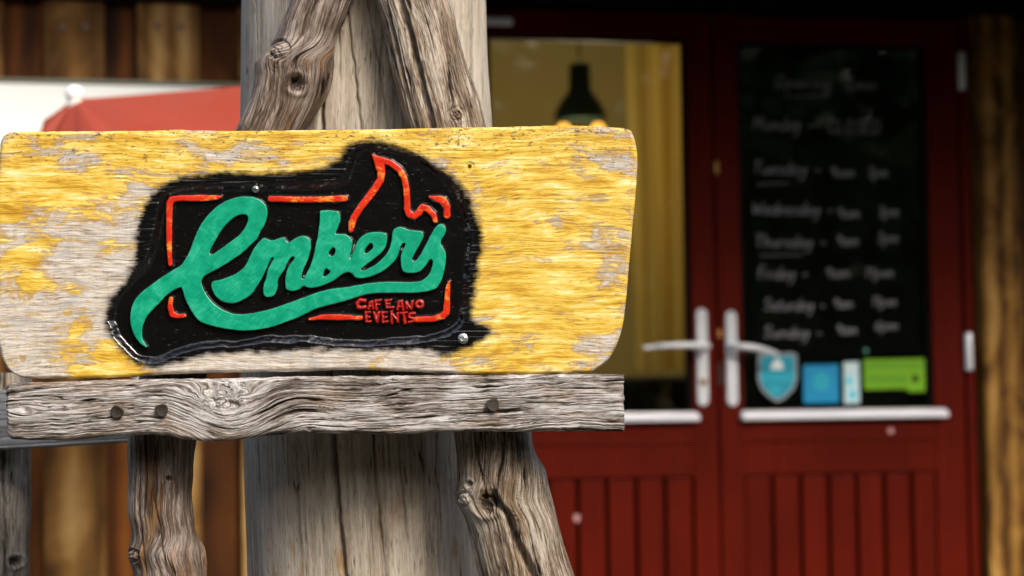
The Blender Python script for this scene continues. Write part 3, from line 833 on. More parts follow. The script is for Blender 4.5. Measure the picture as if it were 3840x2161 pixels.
tube('rod', [(-.16, 0, cztop + .004), (0, 0, cztop + .004), (.16, 0, cztop + .004)], .006, SHADE, cur, 10)
# dark armchair below the curtain
ax_, az_ = inwall(2440, 1400, .75)
chair = empty('armchair', ROT(ax_, .75, .0), YAW, 'dark upholstered armchair back low inside the left door glass', 'chair')
UPH = simple('charcoal_upholstery', (.018, .017, .015), .85)
box('seat', -.30, .30, -.02, .5, .22, .44, UPH, chair, .05, 4)
box('backrest', -.28, .28, -.14, -.03, .3, az_ - .01, UPH, chair, .05, 4)
for sx in (-.36, .31): box('armrest', sx, sx + .06, -.12, .48, .2, .62, UPH, chair, .025, 3)
for sx, sy in ((-.3, -.1), (.3, -.1), (-.3, .45), (.3, .45)): lathe('leg', [(.015, .0), (.022, .21)], SHADE, chair, 10, 'Z', (sx, sy, 0))

# ================================================================== parasol and white panel on the left
RCLOTH = simple('red_parasol_cloth', (.27, .034, .014), .8, 0, .14, 6, .2)
WPANEL = simple('white_panel_board', (.80, .84, .82), .45, 0, .04, 3)
GTRIM = simple('grey_green_edge_trim', (.12, .13, .09), .6)
YP = 5.0
pan_c = WL(300, 308, .06)
panel = empty('white_panel', ROT(pan_c[0], -.06, pan_c[1] - .5), YAW, 'white board panel with thin dark top edge, fixed on the cladding behind the red parasol', 'panel')
pw = 5.3 / K
box('board', -620 * pw, 640 * pw, -.012, .025, -.06, .492, WPANEL, panel, .003)
box('top_trim', -621 * pw, 641 * pw, -.016, .025, .4925, .505, GTRIM, panel, .003)
# parasol: apex at the ball, cloth falling in pleats; right side held higher than the left
apex = PX(280, 372, YP - .35)
par = empty('parasol', (apex.x, apex.y, 0), 0, 'red cloth parasol with white ball tip, tilted in front of the white panel', 'parasol')
Y0 = YP - .35
# outline of the cloth (rim direction): list of (azimuth deg, length m, drop m), azimuth 0 = right, 270 = towards the viewer
ribs = [(0, .56, -.035), (45, .60, .02), (90, .45, .12), (135, .22, .14), (172, .070, .045), (215, .10, .10), (255, .22, .30), (300, .42, .34), (335, .54, .20), (360, .56, -.035)]
na, nr = 181, 30
az = np.linspace(0, 360, na); L_ = np.interp(az, [r[0] for r in ribs], [r[1] for r in ribs]); Dp = np.interp(az, [r[0] for r in ribs], [r[2] for r in ribs])
sag = np.zeros(na)
ra = np.array([r[0] for r in ribs])
for i, a in enumerate(az):
    k = min(max(np.searchsorted(ra, a) - 1, 0), len(ra) - 2)
    t = (a - ra[k]) / (ra[k + 1] - ra[k]); sag[i] = math.sin(math.pi * t)
rr = np.linspace(0.02, 1, nr)[:, None]
RRx = rr * L_ * (1 - .10 * sag * rr)
Px = RRx * np.cos(np.radians(az)); Py = RRx * np.sin(np.radians(az))
Pz = -Dp * rr ** 1.15 - .055 * sag * rr + .004 * np.sin(az * .35 + rr * 3) * rr
can = np_mesh('canopy', np.stack([Px, Py, Pz + apex.z], -1), [grid_faces(nr, na)], RCLOTH, par)
lathe('ball_tip', [(0, -.014), (.012, -.009), (.019, .003), (.021, .011), (.019, .020), (.012, .029), (0, .033)], simple('white_ball_enamel', (.9, .9, .9), .15), par, 18, 'Z', (0, 0, apex.z))
pb = PX(640, 1900, Y0)
tube('pole', [(.0, .0, apex.z - .005), ((pb.x - apex.x) * .5, .0, (apex.z + pb.z) / 2), (pb.x - apex.x, 0, pb.z), ((pb.x - apex.x) * 1.25, 0, 0.01)], .018, simple('white_pole_paint', (.6, .58, .52), .4), par, 12)

# ================================================================== post, easel, sign, fence
# ---- log post behind the easel
YPOST = 2.665
def log_post():
    ny, nf, nb = 430, 400, 60
    ph = np.concatenate([np.linspace(0, math.pi, nf, endpoint=False), np.linspace(math.pi, 2 * math.pi, nb, endpoint=False)])
    py = np.linspace(-1300, 2161 + 1650, ny)
    py = np.concatenate([np.linspace(-1500, -40, 40), np.linspace(-30, 520, 150), np.linspace(540, 1380, 40), np.linspace(1390, 2180, 190), np.linspace(2200, 4600, 30)])
    ny = len(py)
    Lx = cr(py, [(-1500, 925), (-40, 912), (250, 908), (490, 905), (1000, 908), (1650, 915), (1900, 922), (2180, 932), (4600, 945)])
    Rx = cr(py, [(-1500, 1800), (-40, 1821), (250, 1830), (490, 1846), (1000, 1850), (1650, 1840), (2180, 1835), (4600, 1850)])
    PHI, PY = np.meshgrid(ph, py)
    hw = ((Rx - Lx) / 2)[:, None]; cx = ((Rx + Lx) / 2)[:, None]
    qx = cx - hw * np.cos(PHI)                       # phi 0 = left, pi/2 = front, pi = right
    arc = PHI * hw                                    # unrolled px
    g = fbm(arc / 11, PY / 420, 4, 5); g2 = fbm(arc / 60, PY / 900, 3, 15)
    d = 3 * g2 + .6 * g
    # drying checks down the trunk
    for pts, wdt, dep in (([(-1500, 1215), (0, 1222), (330, 1243), (490, 1246), (1640, 1287), (1900, 1306), (2161, 1334), (4600, 1400)], 7.0, 60),
                          ([(-1500, 1300), (0, 1322), (490, 1382), (1640, 1432), (1900, 1450), (2161, 1478), (4600, 1500)], 4.0, 26),
                          ([(-1500, 1430), (0, 1400), (490, 1480), (1640, 1520), (2161, 1560), (4600, 1600)], 3.6, 20),
                          ([(-1500, 960), (0, 985), (490, 1010), (1640, 1000), (2161, 1040), (4600, 1060)], 1.8, 7),
                          ([(-1500, 1120), (0, 1110), (490, 1150), (1640, 1120), (2161, 1145), (4600, 1160)], 1.8, 6),
                          ([(-1500, 1700), (0, 1745), (490, 1765), (1640, 1650), (2161, 1640), (4600, 1640)], 1.8, 7)):
        gx = cr(PY, pts) + 4 * vnoise(PY / 35, 0.5, 0, 77)
        fade = .55 + .45 * vnoise(PY / 160, wdt, 0, 31)
        d = d - dep * np.clip(fade + .3, .25, 1) * np.exp(-((qx - gx) / wdt) ** 2) * (np.sin(PHI) > -.05)
    # small fibre splits
    sp = ridged(arc / 22, PY / 500, 2, 44)
    d = d - 7 * sstep(.90, .985, sp) * sstep(.35, .6, vnoise(arc / 60, PY / 220, 0, 3) * .5 + .5)
    sc = 1 + d / hw
    X = cx - hw * np.cos(PHI) * sc
    Yd = YPOST - hw * np.sin(PHI) * sc * (2.665 / K)
    P = PXa(X, PY, YPOST) ; P[..., 1] = Yd
    grain = np.clip(.55 + .3 * g + .25 * g2 - .5 * sstep(.9, .985, sp), 0, 1)
    q = arc / 100; s = PY / 100
    base = P[-1].mean(0)
    P[..., 2] = np.where(P[..., 2] < .0, .0, P[..., 2])
    root = empty('log_post', (base[0], base[1], 0), 0, 'thick weathered grey log post with long drying cracks, directly behind the easel', 'post')
    n = len(ph)
    V = np.concatenate([P.reshape(-1, 3), P[0].mean(0)[None]])
    F = [grid_faces(ny, n, 0, True), np.stack([np.full(n, ny * n), np.arange(n), (np.arange(n) + 1) % n], -1)]
    ex = lambda a: np.concatenate([np.broadcast_to(a, PHI.shape).ravel(), [0.5]])
    np_mesh('trunk', V, F, POSTW, root, dict(q=ex(q), s=ex(s), grain=ex(grain)), True, (base[0], base[1], 0))
log_post()

# ---- crooked limbs
def knot_warp(qx, PY, knots):
    q = qx.copy()
    for kx, ky, r, el in knots:
        dq, ds = qx - kx, (PY - ky) / el
        rho = np.hypot(dq, ds)
        q = q - dq * np.exp(-(rho / r) ** 2) * .9
    return q
def limb(name, Lp, Rp, Yc, depth, mat, parent, origin, knots=(), grooves=(), amp=6.0, seed=0, smooth_amt=1.0, span=(-900, 4200), thick=1.0, lean=None):
    py = np.concatenate([np.linspace(span[0], -40, 20), np.linspace(-34, 510, 210), np.linspace(525, 1385, 40), np.linspace(1395, 2180, 290), np.linspace(2200, span[1], 25)])
    py = py[(py >= span[0]) & (py <= span[1])]
    ny = len(py); nf, nb = 210, 40
    ph = np.concatenate([np.linspace(-.12, math.pi + .12, nf, endpoint=False), np.linspace(math.pi + .12, 2 * math.pi - .12, nb, endpoint=False)])
    Lx, Rx = cr(py, Lp), cr(py, Rp)
    PHI, PY = np.meshgrid(ph, py)
    hw = ((Rx - Lx) / 2)[:, None]; cx = ((Rx + Lx) / 2)[:, None]
    c, s_ = np.cos(PHI), np.sin(PHI)
    ex = .82
    c = np.sign(c) * np.abs(c) ** ex; s_ = np.sign(s_) * np.abs(s_) ** ex
    qx = cx - hw * c
    rel = PHI * hw                                   # unrolled coordinate
    K_ = [(kx, ky, r, el) for kx, ky, r, el, *_ in knots]
    qq = rel + (knot_warp(qx, PY, K_) - qx)
    qq = qq + 6 * fbm(rel / 120, PY / 420, 2, seed + 9)
    big = ridged(qq / 21, PY / 520, 2, seed); med = fbm(qq / 6.5, PY / 210, 2, seed + 3); low = fbm(rel / 110, PY / 190, 3, seed + 6)
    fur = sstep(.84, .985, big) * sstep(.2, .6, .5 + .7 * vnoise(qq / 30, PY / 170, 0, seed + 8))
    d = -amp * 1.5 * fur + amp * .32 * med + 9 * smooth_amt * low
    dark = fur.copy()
    for kx, ky, r, el, kind, hgt in knots:
        rho = np.hypot(qx - kx, (PY - ky) / max(1, el * .55)) / r
        front = s_ > 0
        if kind == 'bump':
            d = d + front * hgt * np.exp(-(rho / 1.2) ** 2) - front * hgt * .9 * np.exp(-((rho - .85) / .16) ** 2) + front * 3.0 * np.exp(-rho ** 2) * np.sin(rho * 16 + 3 * vnoise(qx / 14, PY / 14, 0, seed))
            th = np.arctan2(PY - ky, qx - kx)
            d = d - front * hgt * .8 * np.exp(-(rho / .7) ** 2) * np.exp(-((np.mod(th * 1.0 + 1.7, 2.09) - 1.05) / .25) ** 2)
        else:
            d = d - front * hgt * sstep(1.0, .35, rho + .25 * vnoise(qx / 12, PY / 12, 0, seed + 1)) + front * hgt * .35 * np.exp(-((rho - 1.25) / .3) ** 2)
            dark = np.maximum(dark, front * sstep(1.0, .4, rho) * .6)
    for pts, wdt, dep in grooves:
        gy0, gy1 = pts[0][0], pts[-1][0]
        gx = cr(PY, pts) + 5 * vnoise(PY / 40, .3, 0, seed + 21)
        msk = sstep(gy0 - 1, gy0 + 60, PY) * sstep(gy1 + 1, gy1 - 60, PY) * (s_ > 0)
        d = d - dep * msk * np.exp(-np.abs((qx - gx) / wdt) ** 2.6)
    sc = 1 + d / np.maximum(hw, 40)
    pxs = cx - hw * c * sc
    yc = np.broadcast_to(Yc if lean is None else cr(py, lean), (ny,))[:, None]
    Yd = yc - depth * s_ * sc * np.clip(hw / 130, .7, 1.15)
    P = PXa(pxs, PY, yc); P[..., 1] = Yd
    P[..., 2] = np.maximum(P[..., 2], 0)
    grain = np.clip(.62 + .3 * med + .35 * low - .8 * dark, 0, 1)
    n = len(ph)
    V = np.concatenate([P.reshape(-1, 3), P[0].mean(0)[None], P[-1].mean(0)[None]])
    i = np.arange(n)
    F = [grid_faces(ny, n, 0, True), np.stack([np.full(n, ny * n), i, (i + 1) % n], -1), np.stack([np.full(n, ny * n + 1), (ny - 1) * n + i, (ny - 1) * n + (i + 1) % n], -1)]
    e2 = lambda a: np.concatenate([np.broadcast_to(a, PHI.shape).ravel(), [.5, .5]])
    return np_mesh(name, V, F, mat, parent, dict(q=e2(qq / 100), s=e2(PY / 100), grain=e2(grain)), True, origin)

YE = 2.487
eb = PX(1250, 2161, YE)
EO = (eb.x, eb.y, 0)
easel = empty('wooden_easel', EO, 0, 'rustic easel of two crooked driftwood legs and a grey oak ledge, holding the painted sign', 'easel')
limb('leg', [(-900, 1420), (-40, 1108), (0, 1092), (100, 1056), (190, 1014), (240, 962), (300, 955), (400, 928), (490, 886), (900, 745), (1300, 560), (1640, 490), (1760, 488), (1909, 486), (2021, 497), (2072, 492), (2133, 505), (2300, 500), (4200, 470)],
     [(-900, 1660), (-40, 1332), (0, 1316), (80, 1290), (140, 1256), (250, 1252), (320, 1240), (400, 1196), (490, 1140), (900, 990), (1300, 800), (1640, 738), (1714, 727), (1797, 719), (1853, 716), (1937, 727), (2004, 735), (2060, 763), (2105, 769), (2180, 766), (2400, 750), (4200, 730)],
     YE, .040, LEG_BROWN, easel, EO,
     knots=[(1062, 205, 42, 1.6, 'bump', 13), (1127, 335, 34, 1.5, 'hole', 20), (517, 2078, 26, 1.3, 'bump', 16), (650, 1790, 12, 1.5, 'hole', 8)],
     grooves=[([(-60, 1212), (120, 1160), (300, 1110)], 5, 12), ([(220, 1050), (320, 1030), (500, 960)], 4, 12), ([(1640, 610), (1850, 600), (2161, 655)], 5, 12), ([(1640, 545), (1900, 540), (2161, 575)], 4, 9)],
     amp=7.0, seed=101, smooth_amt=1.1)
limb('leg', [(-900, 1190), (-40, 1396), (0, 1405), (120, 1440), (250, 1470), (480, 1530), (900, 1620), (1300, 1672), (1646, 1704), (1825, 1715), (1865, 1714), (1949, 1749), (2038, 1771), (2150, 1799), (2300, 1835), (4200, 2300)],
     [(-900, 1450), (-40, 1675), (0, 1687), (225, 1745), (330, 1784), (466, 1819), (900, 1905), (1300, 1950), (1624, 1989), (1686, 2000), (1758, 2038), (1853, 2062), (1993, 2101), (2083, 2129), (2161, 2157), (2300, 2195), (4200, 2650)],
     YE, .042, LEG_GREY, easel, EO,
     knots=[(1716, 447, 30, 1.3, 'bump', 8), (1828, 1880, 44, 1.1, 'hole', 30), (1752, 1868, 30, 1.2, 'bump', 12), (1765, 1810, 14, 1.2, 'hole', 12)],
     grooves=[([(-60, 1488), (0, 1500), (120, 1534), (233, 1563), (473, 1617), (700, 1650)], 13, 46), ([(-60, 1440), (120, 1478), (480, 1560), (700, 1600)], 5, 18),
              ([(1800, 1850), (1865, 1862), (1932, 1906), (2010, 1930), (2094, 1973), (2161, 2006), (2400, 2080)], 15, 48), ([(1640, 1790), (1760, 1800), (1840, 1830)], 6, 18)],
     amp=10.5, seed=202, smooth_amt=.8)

# ---- oak ledge plank
def ledge():
    nx, ny = 1060, 112
    s = np.linspace(0, 1, nx); t = np.linspace(0, 1, ny)
    x = 20 + 2321 * s
    T = cr(x, [(20, 1452), (30, 1441), (60, 1437), (200, 1433), (400, 1425), (800, 1420), (1100, 1413), (1500, 1409), (1900, 1405), (2341, 1402)]) + 2.0 * fbm(x / 40, x * 0, 3, 2)
    B = cr(x, [(20, 1625), (32, 1642), (60, 1648), (200, 1652), (400, 1640), (560, 1629), (640, 1637), (740, 1654), (900, 1646), (1050, 1631), (1250, 1626), (1400, 1629), (1700, 1622), (1960, 1618), (2341, 1620)]) + 4.0 * fbm(x / 45, x * 0, 4, 8)
    S, Tt = np.meshgrid(x, t)
    PY = T[None] + (B - T)[None] * Tt
    PXx = S + (Tt - .5) * 3 + 4 * fbm(PY / 12, PY * 0, 3, 61) * (np.abs(S - 1180) / 1160) ** 40
    # grain: lines dip under the big knot
    kx, ky = 838, 1500
    v = (PY - T[None]) / (B - T)[None] * 212
    dip = 62 * np.exp(-((PXx - 868) / 165) ** 2) * np.clip(v / 55, .25, 1) - 10 * np.exp(-((PXx - 640) / 130) ** 2) - 14 * np.exp(-((PXx - 1110) / 130) ** 2) * np.exp(-((v - 110) / 90) ** 2)
    q = v - dip + 10 * fbm(PXx / 260, v / 60, 2, 71) + 6 * np.sin(PXx / 310) + .012 * PXx
    rho = np.hypot((PXx - kx) / 85, (PY - ky) / 48)
    kw = np.exp(-rho ** 2)
    q = q + kw * 46 * fbm(PXx / 38, PY / 30, 3, 81)
    for ax, ay, r in ((95, 1541, 26), (1160, 1612, 15)):
        dq, ds = PY - ay, (PXx - ax) / 1.9
        q = q - dq * np.exp(-(dq ** 2 + ds ** 2) / r ** 2)
    ln = PXx / 520
    big = ridged(q / 26, ln * .9, 2, 91); med = ridged(q / 9.5, ln * 1.6, 2, 95); fin = fbm(q / 4.5, ln * 4.5, 2, 99); low = fbm(PXx / 150, v / 60, 3, 90)
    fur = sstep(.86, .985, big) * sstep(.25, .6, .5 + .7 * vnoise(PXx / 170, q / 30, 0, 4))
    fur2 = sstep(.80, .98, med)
    mm = .0003                                        # metres per pixel here
    h = -14 * fur - 6 * fur2 + 2.2 * fin + 5 * low + 8 * kw * fbm(PXx / 26, PY / 20, 3, 85) - 10 * np.exp(-(np.hypot((PXx - 870) / 26, (PY - 1518) / 34)) ** 2) - 9 * np.exp(-(np.hypot((PXx - 800) / 16, (PY - 1470) / 46)) ** 2)
    for ax, ay, r in ((95, 1541, 14), (1160, 1612, 8)):
        h = h - 8 * np.exp(-(np.hypot(PXx - ax, PY - ay) / r) ** 2)
    # worn arrises
    e = np.minimum.reduce([v, 212 - v, PXx - 20, 2341 - PXx])
    h = h - 16 * np.clip(1 - e / 16, 0, 1) ** 2
    for ax, ay in ((440, 1545), (606, 1538), (1848, 1520)):
        rn = np.hypot(PXx - ax, (PY - ay)); h = h - 5 * np.exp(-(rn / 34) ** 2)
    rust = np.zeros_like(PXx)
    for ax, ay in ((440, 1545), (606, 1538), (1848, 1520)):
        rust = np.maximum(rust, np.exp(-((PXx - ax - 8) / 26) ** 2) * np.where(PY > ay, np.exp(-((PY - ay) / 58) ** 2), np.exp(-((PY - ay) / 28) ** 2)) * np.clip(.8 + .5 * fbm(PXx / 9, PY / 30, 2, 50), 0, 1))
    Yf = 2.388
    P = PXa(PXx, PY, Yf); P[..., 1] -= h * mm
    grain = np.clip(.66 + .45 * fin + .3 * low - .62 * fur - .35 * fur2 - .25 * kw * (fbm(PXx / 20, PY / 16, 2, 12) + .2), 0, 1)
    return slab('ledge_plank', P, 2.448, OAK, easel, dict(q=q / 100, s=PXx / 100, grain=grain, rust=rust), EO)
plank = ledge()
def nail(px, py, r_px, parent, origin, Y, bend=(0, 0)):
    r = r_px * .0003
    c = PX(px, py, Y)
    o = lathe('nail', [(0, -.0024), (r * .35, -.0029), (r * .72, -.0026), (r * .80, -.0031), (r * .95, -.0029), (r, -.0020), (r * .97, -.0008), (r * .5, .000), (r * .4, .006)], RUSTN, parent, 22, 'Y', (0, 0, 0), .06)
    o.location = (c.x - origin[0], c.y - origin[1], c.z - origin[2])
    o.rotation_euler = (R(8 + bend[0]), R(py * 7 % 360), R(bend[1]))
    return o
for px, py in ((440, 1545), (606, 1538), (1848, 1520)):
    nail(px, py, 25, plank, EO, 2.386, ((px % 7) - 3, (py % 9) - 4))

# ---- the painted sign
YS = 2.400
MM = YS / K
so = PX(1190, 1400, YS)
SO = (so.x, so.y, so.z)
sign = empty('sign_board', SO, 0, 'yellow varnished wooden sign with green carved script and red flame outline, resting on the easel', 'sign')
CARVE = smooth_loop([(411, 1186), (428, 1245), (449, 1279), (494, 1328), (535, 1352), (580, 1355), (621, 1341), (673, 1318), (742, 1298), (794, 1289), (880, 1294), (949, 1284), (1001, 1271), (1070, 1277), (1140, 1271), (1203, 1281), (1272, 1290), (1376, 1290), (1479, 1281), (1583, 1275), (1652, 1262), (1703, 1239), (1729, 1210), (1740, 1176), (1746, 1121), (1752, 1038), (1764, 914), (1753, 810), (1722, 724), (1669, 664), (1600, 612), (1531, 572), (1465, 552), (1410, 545), (1348, 550), (1321, 579), (1307, 631), (1293, 679), (1203, 693), (1100, 698), (966, 695), (828, 698), (690, 703), (621, 724), (599, 776), (587, 845), (566, 948), (540, 1000), (483, 1052), (442, 1100), (418, 1141)], 1)
PAINT = smooth_loop([(397, 1183), (401, 1228), (421, 1279), (466, 1324), (518, 1362), (573, 1378), (621, 1369), (690, 1348), (794, 1326), (897, 1318), (1001, 1318), (1104, 1310), (1203, 1304), (1307, 1312), (1445, 1312), (1560, 1302), (1634, 1318), (1660, 1334), (1755, 1307), (1824, 1262), (1836, 1230), (1765, 1205), (1762, 1159), (1772, 1107), (1782, 1055), (1788, 1003), (1793, 969), (1803, 948), (1803, 879), (1786, 810), (1755, 734), (1703, 672), (1634, 621), (1583, 590), (1514, 562), (1445, 534), (1359, 532), (1314, 541), (1293, 569), (1265, 614), (1203, 638), (1100, 652), (966, 652), (828, 652), (690, 665), (621, 690), (575, 725), (545, 776), (522, 820), (516, 870), (514, 934), (511, 986), (477, 1045), (442, 1093), (411, 1141)], 1)
VARN = np.array([[.62, .60, .85, .60, .55, .72, .80, .85, .62, .80, .66, .40],
                 [.88, .72, .36, .55, .70, .70, .70, .70, .45, .68, .72, .56],
                 [.46, .34, .36, .40, .50, .50, .50, .55, .70, .80, .56, .44],
                 [.60, .22, .12, .30, .50, .50, .50, .60, .70, .78, .60, .48],
                 [.26, .24, .16, .30, .40, .40, .40, .50, .70, .74, .70, .52],
                 [.18, .66, .80, .12, .08, .08, .12, .28, .40, .70, .64, .34]])
def bil(A, fx, fy):
    fx = np.clip(fx, 0, A.shape[1] - 1.001); fy = np.clip(fy, 0, A.shape[0] - 1.001)
    i, j = fx.astype(int), fy.astype(int); a, b = fx - i, fy - j
    a, b = a * a * (3 - 2 * a), b * b * (3 - 2 * b)
    return (A[j, i] * (1 - a) + A[j, i + 1] * a) * (1 - b) + (A[j + 1, i] * (1 - a) + A[j + 1, i + 1] * a) * b
FLOOR_D = .0062
def floor_depth(px, py, sd_):
    lump = 6 * fbm(px / 42, py / 30, 3, 6)
    wall = .4 * np.clip((10 - (sd_ + lump)) / 25, 0, 1) + .6 * sstep(10, -15, sd_ + lump)
    tool = fbm(px / 70, py / 9, 3, 16) * .00005 + fbm(px / 60, py / 50, 2, 19) * .00030
    return FLOOR_D * wall + tool * wall
def sign_mesh():
    nx, ny = 920, 366
    s, t = np.linspace(0, 1, nx), np.linspace(0, 1, ny)
    L = cr(t, [(0, 34), (.012, 16), (.03, 4), (.07, -2), (.3, -10), (.6, -9), (.88, -3), (.94, 14), (.98, 48), (1, 95)])
    Rr = cr(t, [(0, 2340), (.008, 2360), (.03, 2374), (.09, 2388), (.22, 2387), (.38, 2374), (.55, 2360), (.72, 2346), (.82, 2332), (.90, 2306), (.96, 2268), (1, 2215)])
    xs = s * 2388
    T = cr(xs, [(0, 496), (80, 493), (200, 492), (400, 491), (560, 489), (650, 486), (720, 488), (960, 490), (1140, 487), (1500, 483), (1700, 478), (1900, 477), (2080, 471), (2200, 471), (2330, 476), (2388, 480)]) + 1.2 * fbm(xs / 60, xs * 0, 3, 3)
    B = cr(xs, [(0, 1419), (100, 1421), (200, 1421), (400, 1415), (600, 1404), (800, 1398), (1000, 1395), (1200, 1392), (1380, 1386), (1600, 1393), (1883, 1403), (2220, 1402), (2388, 1399)]) + 1.0 * fbm(xs / 50, xs * 0, 3, 7)
    S, Tt = np.meshgrid(s, t)
    X = L[:, None] + S * (Rr - L)[:, None]
    Yp = T[None] + Tt * (B - T)[None]
    sdc = sdf_loops(X, Yp, [CARVE]); sdp = sdf_loops(X, Yp, [PAINT])
    dep = floor_depth(X, Yp, sdc)
    wood = .00035 * fbm(X / 150, Yp / 7, 3, 26) + .0007 * fbm(X / 300, Yp / 120, 2, 27)
    dep = dep + wood * (1 - sstep(13, -17, sdc))
    # old screw hole with a dished rim
    rh = np.hypot(X - 1761, Yp - 624)
    dep = dep + .009 * sstep(8.5, 5.5, rh) + .0012 * np.exp(-((rh - 13) / 4) ** 2)
    # softened edge
    e = np.minimum.reduce([(X - L[:, None]), (Rr[:, None] - X), Yp - T[None], B[None] - Yp])
    dep = dep + .0034 * np.clip(1 - e / 13, 0, 1) ** 2
    P = PXa(X, Yp, YS); P[..., 1] += dep
    var = .10 * sstep(1750, 1950, X) + bil(VARN, X / 200 - .5, (Yp - 490) / 153 - .5)
    return slab('board', P, YS + .034, SIGN, sign, dict(gx=X / 100, gy=Yp / 100, varnish=var, sdp=sdp / 100, sdc=sdc / 100), SO)
board = sign_mesh()

def relief(name, loops, strokes, mat, top, parent, cell=2.2, edge=(-7, 9), dome=0.0, wob=2.0, seed=0):
    if loops:
        A = np.concatenate([np.array(l) for l in loops]); x0, y0 = A.min(0); x1, y1 = A.max(0)
    else:
        A = np.concatenate([np.array(s) for s in strokes]); x0, y0 = (A[:, :2] - A[:, 2:]).min(0); x1, y1 = (A[:, :2] + A[:, 2:]).max(0)
    mg = edge[1] + 4
    nx, ny = int((x1 - x0 + 2 * mg) / cell) + 2, int((y1 - y0 + 2 * mg) / cell) + 2
    X, Yp = np.meshgrid(np.linspace(x0 - mg, x1 + mg, nx), np.linspace(y0 - mg, y1 + mg, ny))
    d = sdf_loops(X, Yp, loops) if loops else sdf_strokes(X, Yp, strokes)
    d = d + wob * .5 * fbm(X / 14, Yp / 14, 3, seed + 40)
    up = sstep(edge[1], edge[0], d)
    low = FLOOR_D + .0012
    dep = low + (top - low) * up - dome * np.clip(-d / 14, 0, 1) + .00018 * fbm(X / 30, Yp / 22, 3, seed + 41) * up
    P = PXa(X, Yp, YS); P[..., 1] += dep
    F = grid_faces(ny, nx)
    keep = (d.ravel()[F] < edge[1] + 1.5).any(1)
    F = F[keep]
    used = np.unique(F); remap = np.full(nx * ny, -1); remap[used] = np.arange(len(used))
    return np_mesh(name, P.reshape(-1, 3)[used], [remap[F]], mat, parent, dict(gx=X.ravel()[used] / 100, gy=Yp.ravel()[used] / 100, sd=d.ravel()[used] / 100), True, SO)

SCRIPT = [(552,1305),(528,1290),(508,1265),(494,1234),(488,1203),(490,1169),(499,1138),(514,1114),(539,1090),(573,1065),(614,1036),(652,1012),(680,997),(692,979),(708,952),(721,919),(735,879),(759,834),(787,800),(818,772),(852,752),(890,740),(925,738),(956,741),(983,755),(999,776),(1002,803),(994,838),(976,865),(963,895),(942,915),(911,945),(873,972),(828,1000),(787,1021),(763,1036),(752,1052),(756,1072),(770,1103),(794,1134),(825,1159),(863,1176),(897,1181),(939,1178),(987,1169),(1035,1155),(1083,1138),(1134,1119),(1176,1103),(1214,1091),(1255,1083),(1307,1078),(1362,1067),(1410,1060),(1465,1058),(1531,1060),(1576,1057),(1597,1045),(1614,1024),(1621,1000),(1625,981),(1619,971),(1610,973),(1602,986),(1590,1003),(1572,1019),(1548,1023),(1521,1022),(1510,1015),(1505,1000),(1503,969),(1507,945),(1517,928),(1522,917),(1519,911),(1509,911),(1502,921),(1496,941),(1486,969),(1465,993),(1438,1014),(1410,1028),(1383,1038),(1355,1043),(1334,1041),(1324,1029),(1310,1019),(1293,1021),(1276,1031),(1255,1048),(1228,1062),(1197,1074),(1169,1079),(1152,1078),(1141,1070),(1131,1074),(1121,1085),(1097,1091),(1073,1087),(1071,1066),(1070,1048),(1076,1014),(1090,990),(1104,972),(1106,964),(1099,960),(1089,964),(1076,986),(1063,1014),(1045,1038),(1039,1055),(1040,1076),(1032,1100),(1021,1112),(1001,1114),(990,1107),(987,1090),(990,1065),(1001,1038),(1004,1014),(1018,986),(1028,972),(1025,965),(1018,965),(1011,976),(997,1007),(980,1045),(963,1072),(945,1100),(918,1121),(887,1134),(859,1137),(832,1129),(808,1110),(795,1086),(792,1066),(797,1057),(821,1052),(856,1041),(890,1026),(918,1003),(932,976),(949,938),(966,915),(980,900),(987,893),(1001,898),(1021,905),(1045,895),(1066,890),(1071,903),(1082,912),(1097,902),(1114,890),(1138,885),(1155,893),(1164,907),(1164,928),(1159,955),(1150,980),(1134,1014),(1129,1038),(1131,1047),(1139,1047),(1148,1031),(1166,997),(1179,952),(1186,910),(1190,900),(1195,865),(1200,831),(1201,800),(1200,793),(1217,790),(1245,790),(1264,793),(1272,803),(1276,824),(1269,845),(1262,862),(1255,879),(1272,879),(1293,879),(1310,888),(1321,903),(1319,924),(1314,948),(1309,969),(1312,974),(1317,971),(1324,948),(1334,921),(1345,900),(1362,883),(1386,873),(1417,871),(1441,874),(1450,881),(1451,900),(1445,925),(1431,946),(1403,968),(1376,989),(1353,1008),(1352,1014),(1362,1017),(1386,1007),(1410,993),(1438,969),(1459,941),(1467,914),(1471,897),(1472,872),(1479,859),(1493,852),(1507,853),(1528,862),(1552,866),(1579,868),(1588,879),(1583,897),(1569,924),(1552,952),(1543,972),(1548,981),(1560,979),(1576,959),(1593,928),(1610,893),(1628,862),(1641,845),(1655,840),(1667,848),(1672,865),(1665,883),(1653,900),(1650,914),(1659,928),(1669,945),(1671,965),(1667,1003),(1659,1038),(1647,1066),(1633,1083),(1610,1090),(1576,1095),(1541,1098),(1497,1097),(1445,1097),(1397,1099),(1362,1105),(1321,1119),(1279,1131),(1231,1143),(1186,1155),(1152,1172),(1121,1188),(1104,1195),(1063,1210),(1018,1226),(966,1236),(911,1240),(856,1234),(804,1224),(759,1210),(739,1197),(725,1176),(708,1148),(695,1121),(687,1093),(682,1076),(670,1078),(645,1090),(621,1107),(601,1131),(577,1155),(556,1176),(545,1193),(535,1217),(530,1245),(532,1269),(542,1290)]
